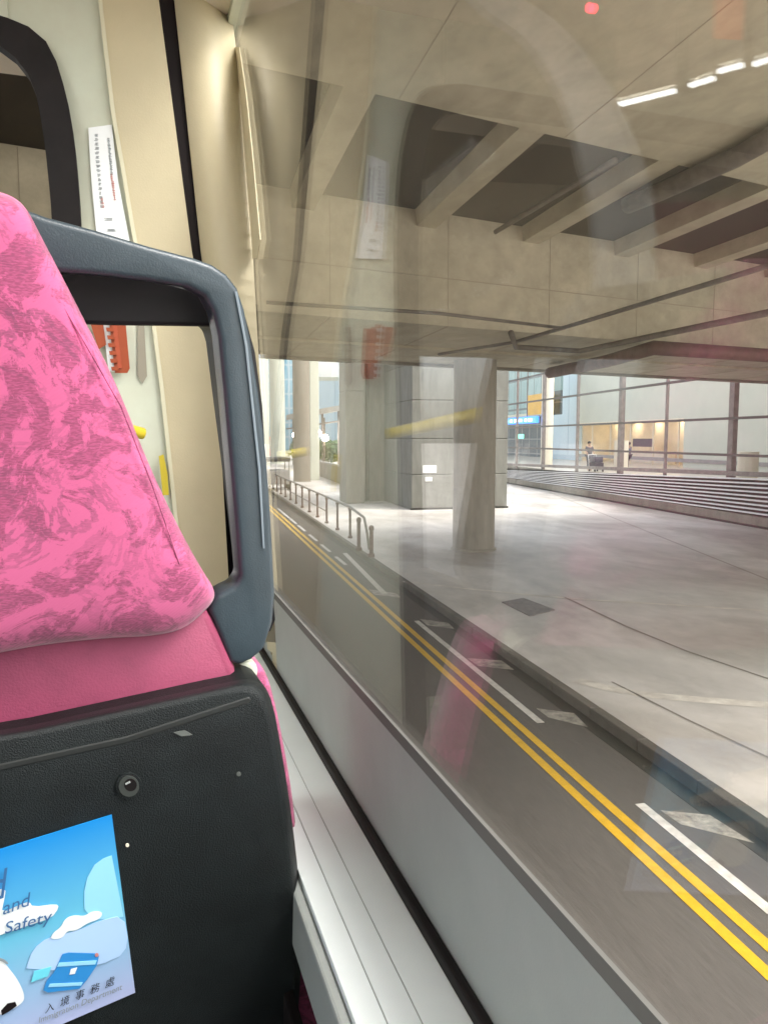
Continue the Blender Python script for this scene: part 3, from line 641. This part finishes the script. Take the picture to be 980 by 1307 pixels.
bbox('outer_panel', (.180, -3.05, -2.45), (.190, 1.75, -.262), M['busred'], bus)
bbox('outer_panel', (-1.64, -3.05, -2.45), (-1.62, 1.75, -.3), M['busred'], bus)
bbox('side_wall', (-1.62, -3, -.80), (-1.6, 1.5, -.3), M['lower'], bus)
bbox('window_header', (-1.62, -3, .5), (-1.58, 1.5, ZC), M['pale'], bus)
for y0 in (-3, -1.6, -.1, 1.3): bbox('window_pillar', (-1.62, y0, -.3), (-1.58, y0+.12, .5), M['beige'], bus)
# sill with two shallow grooves
sz = -.330
ow_, iw_ = .523*.330, .330*.330
gx = [iw_, iw_+.017, iw_+.0178, iw_+.036, iw_+.0368, ow_]
for a_, b_ in ((gx[0], gx[1]), (gx[2], gx[3]), (gx[4], gx[5])): bbox('sill', (a_, -3, sz-.012), (b_, 1.3, sz), M['sill'], bus, bevel=.0006)
bbox('sill_core', (gx[0]+.0005, -3, sz-.014), (gx[5]-.0005, 1.3, sz-.0011), M['lower'], bus)
bbox('sill_edge', (gx[0]-.008, -3, sz-.05), (gx[0]-.0005, 1.3, sz-.004), M['lower'], bus, bevel=.002)
bbox('window_gasket', (ow_, -3, sz-.01), (.1795, 1.3, sz+.008), M['gasket'], bus, bevel=.002)
bbox('sill_reflection_strip', (.1796, -3, -.345), (.1815, 1.3, -.2255), M['lower'], bus)  # sill's reflection in the glass, built as a solid grey strip
bbox('strip_edge_band', (.1797, -3, -.2254), (.1822, 1.3, -.2165), mat('dark_strip_edge', (.15, .148, .138), .8, spec=.2), bus)  # darker band along the strip's outer edge
bbox('window_header', (.17, -3, .705), (.19, 1.5, ZC), M['pale'], bus)
bm = bmesh.new(); add_box(bm, (W+.0030, -3, -.2248), (W+.0065, 1.46, .70), b2w); link('side_window_pane', mesh(bm), M['glass'], bus)

# front corner, built from the mouldings
ls = [(120,-80),(130,20),(138,90),(145,150),(156,210),(163,253),(172,306),(196,413),(207,500),(216,584),(222,640),(235,760),(246,900),(262,1100)]
gsk = [(-20,14),(0,20),(22,27),(41,37),(58,52),(69,73),(79,105),(88,143),(94,185),(98,228),(102,282),(104,413),(106,600),(108,760),(110,900),(112,1100)]
def ribbon(name, A, B, m, vec=(0, .03, 0), parent=bus, bevel=0, smooth=False):
    bm = bmesh.new(); v = (BR @ Vector(vec))*S
    a = [bm.verts.new(b2w(p)) for p in A]; b = [bm.verts.new(b2w(p)) for p in B]; c = [bm.verts.new(Vector(x.co)+v) for x in a]; d = [bm.verts.new(Vector(x.co)+v) for x in b]
    for i in range(len(A)-1):
        bm.faces.new((a[i], a[i+1], b[i+1], b[i])); bm.faces.new((c[i], d[i], d[i+1], c[i+1])); bm.faces.new((a[i], c[i], c[i+1], a[i+1])); bm.faces.new((b[i], b[i+1], d[i+1], d[i]))
    bm.faces.new((a[0], b[0], d[0], c[0])); bm.faces.new((a[-1], c[-1], d[-1], b[-1]))
    o = link(name, mesh(bm), m, parent, bevel=bevel*S)
    if smooth:
        for p in list(o.data.polygons)[::4]: p.use_smooth = True
    return o
def resamp(path, n=24):
    P = [Vector((x, y)) for x, y in path]; L = [0]
    for a_, b_ in zip(P, P[1:]): L.append(L[-1]+(b_-a_).length)
    out = []
    for k in range(n):
        t = L[-1]*k/(n-1); i = max(j for j in range(len(L)) if L[j] <= t+1e-9); i = min(i, len(P)-2)
        u = (t-L[i])/(L[i+1]-L[i]); out.append(P[i].lerp(P[i+1], u))
    return out
def aty(path, ys):
    out = []
    for y_ in ys:
        for (x0, y0), (x1, y1) in zip(path, path[1:]):
            if (y0-y_)*(y1-y_) <= 0 and y0 != y1: out.append((x0+(x1-x0)*(y_-y0)/(y1-y0), y_)); break
        else: out.append((path[-1][0] if y_ > path[-1][1] else path[0][0], y_))
    return out
ysr = [14, 20, 27, 37, 52, 73, 105, 143, 185, 228, 282, 350, 413, 500, 600, 700, 800, 950, 1100]
cm = ribbon('corner_pillar', [FP(x, y, 1.305) for x, y in [(-20, -80)]+aty(gsk, ysr)], [FP(x, y, 1.305) for x, y in [(120, -80)]+aty(ls, ysr)], M['pale'])
ysb = list(range(-80, 1101, 20))
bl = [(186,-130),(202,0),(245,327),(262,410),(284,580),(303,745),(320,900),(340,1100)]
br = [(208,-130),(224,0),(259,333),(275,410),(297,580),(315,745),(332,900),(352,1100)]
gl = [(284,-130),(294,0),(304,82),(322,306),(330,449),(339,600),(349,760),(356,900),(366,1100)]
ribbon('beige_pillar', [FP(x, y, 1.300) for x, y in aty(ls, ysb)], [FP(x+1, y, 1.300) for x, y in aty(bl, ysb)], M['beige'])
ribbon('pillar_edge_trim', [FP(x-2, y, 1.297) for x, y in aty(ls, ysb)], [FP(x+3, y, 1.297) for x, y in aty(ls, ysb)], M['paleln'], (0, .01, 0))
ribbon('joint_strip', [FP(x, y, 1.303) for x, y in aty(bl, ysb)], [FP(x, y, 1.303) for x, y in aty(br, ysb)], M['strip'], (0, .02, 0))
ribbon('beige_window_panel', [FP(x-1, y, 1.298) for x, y in aty(br, ysb)], [WP(x, y, .1795) for x, y in aty(gl, ysb)], M['beige'], (.0, .03, 0), smooth=True)
ribbon('window_edge_trim', [WP(x-1, y, .178) for x, y in aty(gl, [60, 120, 200, 306, 330])], [WP(x+dx, y, .178) for (x, y), dx in zip(aty(gl, [60, 120, 200, 306, 330]), (4, 7, 9, 10, 5))], M['beige'], (.0015, 0, 0))
# windscreen gasket (rounded corner) and frame
gin = [(-30,48),(-10,53),(0,57),(20,72),(37,94),(45,112),(49,131),(55,165),(59,196),(63,235),(67,278),(70,413),(72,600),(74,760),(76,900),(78,1100)]
gs_ = resamp(smooth_open(gsk, 1), 40); gi_ = resamp(smooth_open(gin, 1), 40)
A = [FP(x+2, y, 1.285) for x, y in gs_]; Bp = [FP(x, y, 1.29) for x, y in gi_]
zt0, zt1 = A[0].z, Bp[0].z
A = [Vector((-1.55, 1.285, zt0))]+A; Bp = [Vector((-1.55, 1.29, zt1))]+Bp
ribbon('windscreen_gasket', A, Bp, M['gasket'], (0, .025, 0))
bbox('windscreen_header', (-1.6, 1.30, .60), (-.16, 1.36, ZC), M['pale'], bus)
bbox('front_bulkhead', (-1.6, 1.31, -.8), (.17, 1.36, -.5), M['pale'], bus)
bbox('windscreen_post', (-1.6, 1.30, -.5), (-1.5, 1.36, .6), M['pale'], bus)
bm = bmesh.new(); add_box(bm, (-1.5, 1.325, -.5), (-.02, 1.33, .64), b2w); link('windscreen_pane', mesh(bm), M['glass2'], bus)
# shaded recess lip above the corner of the windscreen
# notice on the corner pillar
def fq(name, pix, off, m, parent, Y=1.305):
    return bprism(name, [FP(x, y, Y-off) for x, y in pix], (0, .0015, 0), m, parent)
nb = fq('notice_sticker', [(113,163),(143,159),(151,230),(166,308),(124,304),(117,230)], .004, M['white'], bus)
def marks(x0, y0, x1, y1, n_, ws, m, par):
    bm = bmesh.new()
    for k in range(n_):
        t = k/(n_-1); x = x0+(x1-x0)*t-ws/2; y = y0+(y1-y0)*t
        for j in range(3):
            a_ = x+random.uniform(0, ws*.3); b_ = x+random.uniform(.6, 1.0)*ws; yy = y+j*1.25; hh = random.uniform(.45, .8)
            add_prism(bm, [b2w(FP(px, py, 1.3003)) for px, py in ((a_, yy), (b_, yy), (b_, yy+hh), (a_, yy+hh))], (BR @ Vector((0, .0004, 0)))*S)
    link('lettering', mesh(bm), m, par)
marks(123, 171, 126, 216, 9, 6, M['print'], nb); marks(127, 222, 130, 262, 8, 5, M['print'], nb); marks(131, 253, 132, 262, 3, 6, M['printr'], nb)
marks(139, 176, 143, 220, 14, 4, M['print'], nb); marks(143, 222, 147, 252, 11, 4, M['printr'], nb); marks(140, 278, 143, 292, 2, 14, M['print'], nb)
# orange bracket with teeth, groove and yellow clip
ob = fq('orange_bracket', [(139,405),(160,405),(166,470),(163,476),(147,476)], .012, M['orange'], bus, 1.30)
for k in range(8):
    y = 398+k*10; x = 139+k*1.3
    fq('bracket_tooth', [(x-6, y), (x+3, y), (x+4, y+5), (x-5, y+5)], .016, M['orange'], ob, 1.30)
fq('bracket_slot', [(142,402),(148,402),(156,470),(150,470)], .0135, mat('dark_orange', (.35, .06, .02), .5), ob, 1.30)
fq('orange_bracket', [(112,400),(130,400),(136,440),(126,446)], .012, M['orange'], bus, 1.30)
fq('white_guide', [(130,400),(138,400),(147,474),(139,474)], .008, M['white'], bus, 1.30)
fq('pillar_groove_shade', [(176,405),(184,405),(188,480),(182,490),(176,480)], .002, mat('groove_shade', (.28, .26, .20), .6), bus, 1.304)  # recess shade of the groove, painted as a darker patch
yb = fq('yellow_clip', [(203,582),(209,580),(214,604),(216,632),(208,632)], .01, M['yplast'], bus, 1.30)
# yellow grab bar across the windscreen, seen mirrored in the side pane
P0, P1 = RY(488, 554, 1.10), RY(650, 520, 1.0)
bm = bmesh.new(); add_tube(bm, [b2w(P0), b2w(P0.lerp(P1, .5)), b2w(P1)], [.008*S, .010*S, .0135*S], 14); link('yellow_grab_bar', mesh(bm), M['yplast'], bus, smooth=True)
bm = bmesh.new(); add_tube(bm, [b2w(RY(350, 582, 1.16)), b2w(RY(386, 576, 1.14))], .007*S, 14); link('yellow_grab_bar', mesh(bm), M['yplast'], bus, smooth=True)
# arched ceiling trim
arc = smooth_open([(600,-40),(640,-5),(700,28),(745,80),(780,135),(803,190),(820,240),(826,300),(826,385)], 2)
AP = [RY(x, y, 1.2) for x, y in arc]; AQ = [RY(x-(10+60*min(1, i/len(arc)*1.6)), y+22*(1-i/len(arc)), 1.2) for i, (x, y) in enumerate(arc)]
ribbon('arched_cowl', AP, AQ, M['white'], (0, .02, 0))
bm = bmesh.new(); add_tube(bm, [b2w(p) for p in AP], .008*S, 8); link('cowl_edge', mesh(bm), M['white'], bus, smooth=True)
mp_ = [RY(x, y, 1.24) for x, y in ((790,262),(985,250),(985,385),(850,392),(795,385))]
bprism('maroon_reflection_panel', mp_, (0, .02, 0), M['maroon'])  # made-up panel, there for the maroon patch mirrored in the pane
# ceiling lamps, signal light and notice
for x0, y0, x1, y1 in ((780,136,856,117),(874,111,905,101),(910,93,942,84),(955,84,1010,66)):
    a_, b_ = RZ(x0, y0, .60), RZ(x1, y1, .60); d_ = (b_-a_).normalized(); n_ = Vector((-d_.y, d_.x, 0))*.003
    lm = bprism('ceiling_lamp', [a_+n_*1.6+Vector((0,0,.012)), b_+n_*1.6+Vector((0,0,.012)), b_-n_*1.6+Vector((0,0,.012)), a_-n_*1.6+Vector((0,0,.012))], (0, 0, .11), M['ceil'])
    bprism('diffuser', [a_+n_, b_+n_, b_-n_, a_-n_], (0, 0, .006), M['led'], lm)
for x_ in (-.45, -1.2):
    for y_ in (-2.4, -1.5, -.6, .65):  # foremost pair added out of view to brighten the front cowl
        lm = bbox('ceiling_lamp', (x_-.07, y_-.3, ZC-.02), (x_+.07, y_+.3, ZC), M['ceil'], bus); bbox('diffuser', (x_-.05, y_-.28, ZC-.028), (x_+.05, y_+.28, ZC-.02), M['led'], lm)
c_ = RZ(747, 9, .6); bm = bmesh.new(); bmesh.ops.create_uvsphere(bm, u_segments=12, v_segments=8, radius=.0065*S, matrix=Matrix.Translation(b2w(c_))); link('signal_light', mesh(bm), M['redled'], bus, smooth=True)
q_ = [RZ(x, y, .59) for x, y in ((905,-15),(944,-15),(940,50),(903,48))]; bprism('orange_notice', q_, (0, 0, .01), M['orsign'])

# ------------------------------------------------------------------ the seat in front
seat = empty('bus_seat', b2w((-.1, .6, -.76)), 'pink patterned bus seat with grey grab handle and black back shell', 'seat')
def pillow(name, pix, off, height, m, parent, depth=.05, it=2, prof=((1.0,0),(.985,.35),(.95,.62),(.88,.82),(.75,.93),(.5,1.0),(.2,1.0))):
    pts = smooth_poly(pix, it); cx_ = sum(p[0] for p in pts)/len(pts); cy_ = sum(p[1] for p in pts)/len(pts)
    bm = bmesh.new(); rings = []
    back = [bm.verts.new(b2w(SP(x, y, off)+SN*depth)) for x, y in pts]; rings.append(back)
    for s_, h_ in prof: rings.append([bm.verts.new(b2w(SP(cx_+(x-cx_)*s_, cy_+(y-cy_)*s_, off+height*h_))) for x, y in pts])
    n_ = len(pts)
    for a_, b_ in zip(rings, rings[1:]):
        for k in range(n_): bm.faces.new((a_[k], a_[(k+1) % n_], b_[(k+1) % n_], b_[k]))
    bm.faces.new(rings[-1]); bm.faces.new(rings[0][::-1])
    return link(name, mesh(bm), m, parent, smooth=True)
pillow('headrest_cover', [(-60,236),(-5,243),(20,252),(36,268),(52,300),(72,338),(110,412),(150,492),(188,588),(222,662),(258,728),(272,748),(275,762),(266,776),(236,803),(196,812),(140,814),(60,822),(0,833),(-90,850),(-300,862),(-500,850),(-520,760),(-470,620),(-380,430),(-300,290),(-200,240)], .0, .026, M['fabric'], seat, .055, 2, ((1.0,0),(.992,.35),(.975,.62),(.94,.82),(.86,.93),(.6,1.0),(.2,1.0)))
bm = bmesh.new(); add_tube(bm, [b2w(SP(x, y, o_)) for x, y, o_ in ((40,322,.0165),(70,372,.021),(110,440,.0235),(155,519,.0243),(195,620,.0245),(229,719,.024),(240,770,.0185))], .0005*S, 6); link('side_seam', mesh(bm), M['fabric'], bpy.data.objects['headrest_cover'], smooth=True)
bm = bmesh.new(); add_tube(bm, [b2w(SP(x, y, o_)) for x, y, o_ in ((-200,828,.018),(-60,818,.020),(60,800,.0205),(150,792,.0195),(215,786,.0185),(240,774,.0185))], .0005*S, 6); link('hem_seam', mesh(bm), M['fabric'], bpy.data.objects['headrest_cover'], smooth=True)
pillow('backrest', [(-400,800),(100,780),(262,775),(272,790),(298,848),(308,868),(330,940),(330,1100),(100,1150),(-400,1150)], -.012, .012, M['maroon'], seat, .05, 1, ((1, 0), (.985, .7), (.95, 1)))
pillow('front_upholstery', [(-380,780),(200,780),(300,842),(326,840),(340,858),(352,900),(364,960),(374,1020),(382,1100),(392,1200),(404,1280),(425,1400),(100,1600),(-400,1600)], -.055, .01, M['fabric'], seat, .05, 2, ((1, 0), (.99, .7), (.96, 1)))
pillow('corner_trim', [(296,850),(318,842),(330,850),(326,872),(306,872)], -.02, .006, M['pale'], seat, .02, 1)
# black shell with a ledge along its upper edge
so = .035
shell_pix = [(-420,990),(-300,975),(0,934),(160,899),(300,868),(322,866),(338,874),(349,900),(358,950),(368,1010),(377,1080),(383,1140),(385,1200),(383,1260),(378,1330),(372,1420),(340,1520),(0,1620),(-420,1620)]
pillow('back_shell', smooth_poly(shell_pix, 0), .01, .028, M['shell'], seat, .06, 1, ((1.0, 0), (.9945, .30), (.985, .62), (.972, .85), (.955, .97), (.93, 1.0), (.6, 1.0), (.2, 1.0)))
shell = bpy.data.objects['back_shell']
bprism('shell_rim_highlight', [SP(x, y, .0385) for x, y in [(-300,1024),(0,975),(160,940),(318,889),(322,893),(318,898),(160,950),(0,985),(-300,1034)]], tuple(SN*.004), mat('shell_edge_highlight', (.026, .028, .027), .35), seat, bevel=.0012)  # highlight along the ledge, put into a paler strip
def pf(name, pix, off, m, parent, th=.0004):
    return bprism(name, [SP(x, y, off) for x, y in pix], tuple(SN*th), m, parent)
SH = .0385
# screws
def disc(cx_, cy_, r, n_=20): return [(cx_+r*math.cos(2*math.pi*k/n_), cy_+r*math.sin(2*math.pi*k/n_)) for k in range(n_)]
scw = pf('screw', disc(165, 1004, 17), SH+.0012, M['shell'], seat, .003)
pf('screw_ring', disc(165, 1004, 13), SH+.0022, M['screw'], scw, .001); pf('screw_socket', disc(167, 1002, 8), SH+.0026, M['gasket'], scw, .0005)
pf('screw_glint', [(160,1000),(166,997),(167,999),(161,1002)], SH+.0032, M['lower'], scw, .0003)  # glint on the screw, painted as a pale sliver
pf('paint_speck', disc(163, 1079, 2.4, 8), SH+.0008, M['cream'], seat); pf('paint_speck', [(222,935),(236,932),(246,938),(232,940)], SH+.0008, mat('grey_scuff', (.12, .13, .12), .5), seat); pf('paint_speck', disc(305, 988, 3.0, 8), SH+.0008, mat('grey_scuff2', (.10, .11, .10), .5), seat)
# grab handle
hp = [(10,258),(60,277),(120,293),(190,314),(250,330),(272,338),(290,350),(304,368),(313,395),(320,430),(331,500),(341,580),(347,660),(352,760),(349,795),(338,829),(322,843),(306,850),(294,846),(281,812),(267,780),(277,762),(287,756),(300,750),(308,738),(303,680),(296,600),(287,502),(280,430),(273,398),(262,378),(240,366),(190,358),(120,350),(60,346),(10,340)]
bprism('grab_handle', [SP(x, y, -.005) for x, y in hp], tuple(SN*.022), M['handle'], seat, bevel=.009, segs=4, smooth=False)
hc = [(60,330),(120,345),(220,372),(250,385),(268,402),(279,440),(288,500),(295,600),(303,700),(304,735),(296,752),(282,765),(284,752),(296,748),(300,738),(290,660),(281,584),(270,500),(262,436),(257,420),(246,412),(190,411),(120,410),(60,408)]
bprism('handle_inner_frame', [SP(x, y, -.135) for x, y in hc], tuple(SN*-.10), M['hblack'], seat, bevel=.003)
hd = bpy.data.objects['grab_handle']
for p_ in hd.data.polygons: p_.use_smooth = True
pf('seam_line', [(300,372),(303,372),(316,440),(333,600),(338,700),(336,700),(330,600),(313,440)], -.0035, mat('pale_grey_edge', (.22, .27, .31), .3), hd)  # paler grey line down the outer arm
bm = bmesh.new(); q = SP(233, 392, -.075); add_lathe(bm, (0, 0), [(.014, 0), (.014, .008), (.011, .012)], 20)
me = mesh(bm); me.transform(Matrix.Translation(b2w(SP(236, 380, -.08)-Vector((0, 0, .012)))) @ Matrix.Scale(1.2, 4)); link('cap_plug', me, M['lower'], hd)
# cushion and side below
bbox('cushion', (-.33, .56, -.62), (.085, .98, -.52), M['fabric'], seat, bevel=.02)
bbox('seat_pedestal', (-.25, .62, -.76), (.03, .9, -.62), M['shell'], seat, bevel=.01)
bbox('wall_side_guard', (.095, .50, -.70), (.103, .95, -.42), M['gasket'], seat, bevel=.002)

# poster on the shell
def grad(name, c0_, c1_, c2_, z0, z1):
    m = bpy.data.materials.new(name); m.use_nodes = True; n = m.node_tree.nodes; l = m.node_tree.links; b = n['Principled BSDF']; b.inputs['Roughness'].default_value = .35
    uv = n.new('ShaderNodeUVMap'); sp = n.new('ShaderNodeSeparateXYZ'); l.new(uv.outputs[0], sp.inputs[0])
    r = n.new('ShaderNodeValToRGB'); e = r.color_ramp.elements; e[0].position = 0; e[0].color = (*c0_, 1); e[1].position = 1; e[1].color = (*c2_, 1); k = e.new(.55); k.color = (*c1_, 1)
    l.new(sp.outputs[1], r.inputs[0]); l.new(r.outputs[0], b.inputs['Base Color']); return m
M['poster'] = grad('poster_sky_print', (.42, .47, .72), (.13, .48, .68), (.010, .24, .64), 0, 1)
TL, TR, BRc, BL = (-150,1131), (143,1040), (173,1267), (-130,1398)
def pq(u, v):
    a_ = Vector(BL).lerp(Vector(BRc), u); b_ = Vector(TL).lerp(Vector(TR), u); p_ = a_.lerp(b_, v); return (p_.x, p_.y)
poster = pf('poster', [TL, TR, BRc, BL], SH+.0010, M['poster'], seat, .0006)
bm = bmesh.new(); bm.from_mesh(poster.data); uvl = bm.loops.layers.uv.new('UVMap')
want = {0: (0, 1), 1: (1, 1), 2: (1, 0), 3: (0, 0)}
bm.verts.ensure_lookup_table()
for f in bm.faces:
    for lp in f.loops: lp[uvl].uv = want[lp.vert.index % 4]
bm.to_mesh(poster.data); bm.free()
mcl = mat('poster_cloud_print', (.30, .66, .88), .4); mcl2 = mat('poster_haze_print', (.42, .62, .90), .4)
pf('printed_glow', [(143,1092),(132,1096),(121,1104),(112,1120),(108,1138),(108,1160),(118,1172),(140,1174),(158,1170)], SH+.0014, mcl, poster, .0002)
pf('printed_haze', smooth_open([(34,1236),(42,1212),(62,1196),(100,1188),(125,1176),(158,1168),(165,1205),(150,1225),(90,1240)], 1), SH+.0018, mcl2, poster, .0002)
cl = smooth_poly([(64,1199),(69,1190),(78,1184),(84,1172),(96,1168),(108,1170),(118,1163),(132,1164),(128,1173),(112,1178),(98,1188),(86,1188),(80,1198)], 2)
pf('printed_cloud', cl, SH+.0024, M['white'], poster, .0002)
pass_o = pf('printed_document', [(80,1218),(88,1216),(122,1217),(127,1220),(124,1232),(112,1250),(102,1262),(62,1267),(56,1264),(60,1252),(70,1240)], SH+.0024, mat('blue_document', (.03, .25, .62), .4), poster, .0002)
pf('document_band', [(76,1229),(124,1226),(122,1231),(73,1234)], SH+.0028, mcl, pass_o, .0002); pf('document_band', [(64,1256),(106,1254),(104,1258),(62,1260)], SH+.0028, mcl, pass_o, .0002)
pf('document_emblem', [(91,1237),(99,1235),(96,1243),(89,1244)], SH+.0028, M['white'], pass_o, .0002)
pf('document_corner', disc(124, 1219, 2.5, 8), SH+.0028, M['printr'], pass_o, .0002)
pf('printed_cyan_flash', [(44,1240),(66,1234),(62,1246),(40,1254)], SH+.0024, mat('cyan_print', (.15, .65, .80), .4), poster, .0002)
pf('printed_white_shape', smooth_poly([(-60,1240),(-20,1226),(2,1224),(12,1236),(24,1252),(32,1270),(30,1280),(10,1292),(-60,1320)], 2), SH+.0024, M['white'], poster, .0002)
pf('printed_dark_wheel', [(2,1290),(10,1281),(20,1279),(22,1284),(12,1291),(3,1296)], SH+.0028, M['strip'], poster, .0002)
pf('printed_dark_stroke', smooth_poly([(-10,1222),(4,1223),(12,1230),(9,1231),(2,1226),(-10,1226)], 1), SH+.0028, M['print'], poster, .0002)
# caption backing and lettering
pf('caption_backing', smooth_poly([(-90,1150),(-10,1144),(-4,1136),(8,1134),(6,1148),(2,1166),(28,1154),(38,1151),(42,1158),(72,1154),(76,1158),(66,1172),(40,1180),(0,1194),(-90,1222)], 1), SH+.0024, M['white'], poster, .0002)
def text(s, p0, p1, off, m, parent, name='lettering', hscale=1.0):
    cu = bpy.data.curves.new('t', 'FONT'); cu.body = s; cu.size = 1; cu.resolution_u = 3
    t = bpy.data.objects.new('t', cu); col.objects.link(t); bpy.context.view_layer.update()
    me = bpy.data.meshes.new_from_object(t.evaluated_get(bpy.context.evaluated_depsgraph_get())); bpy.data.objects.remove(t)
    xs = [v.co.x for v in me.vertices]
    if not xs: return
    x0, x1 = min(xs), max(xs); a_ = Vector(p0); d_ = Vector(p1)-a_; k = d_.length/(x1-x0); u = d_/d_.length; n_ = Vector((u.y, -u.x))
    up = Vector((.13, -1)).normalized()
    for v in me.vertices:
        q_ = a_+u*((v.co.x-x0)*k)+up*(v.co.y*k*hscale); v.co = b2w(SP(q_.x, q_.y, off))
    me.materials.clear(); link(name, me, m, parent)
blu = mat('blue_caption', (.04, .13, .30), .4)
text('and', (4,1168), (37,1156), SH+.0034, blu, poster, hscale=1.0)
text('Travel Safety', (-66,1212), (66,1176), SH+.0032, blu, poster, hscale=.85)
text('d', (-12,1152), (5,1146), SH+.0032, blu, poster, hscale=1.3)
text('入  境  事  務  處', (58,1293), (146,1256), SH+.0028, M['strip'], poster, hscale=1.0)
text('Immigration Department', (50,1306), (156,1263), SH+.0028, M['print'], poster, hscale=1.0)
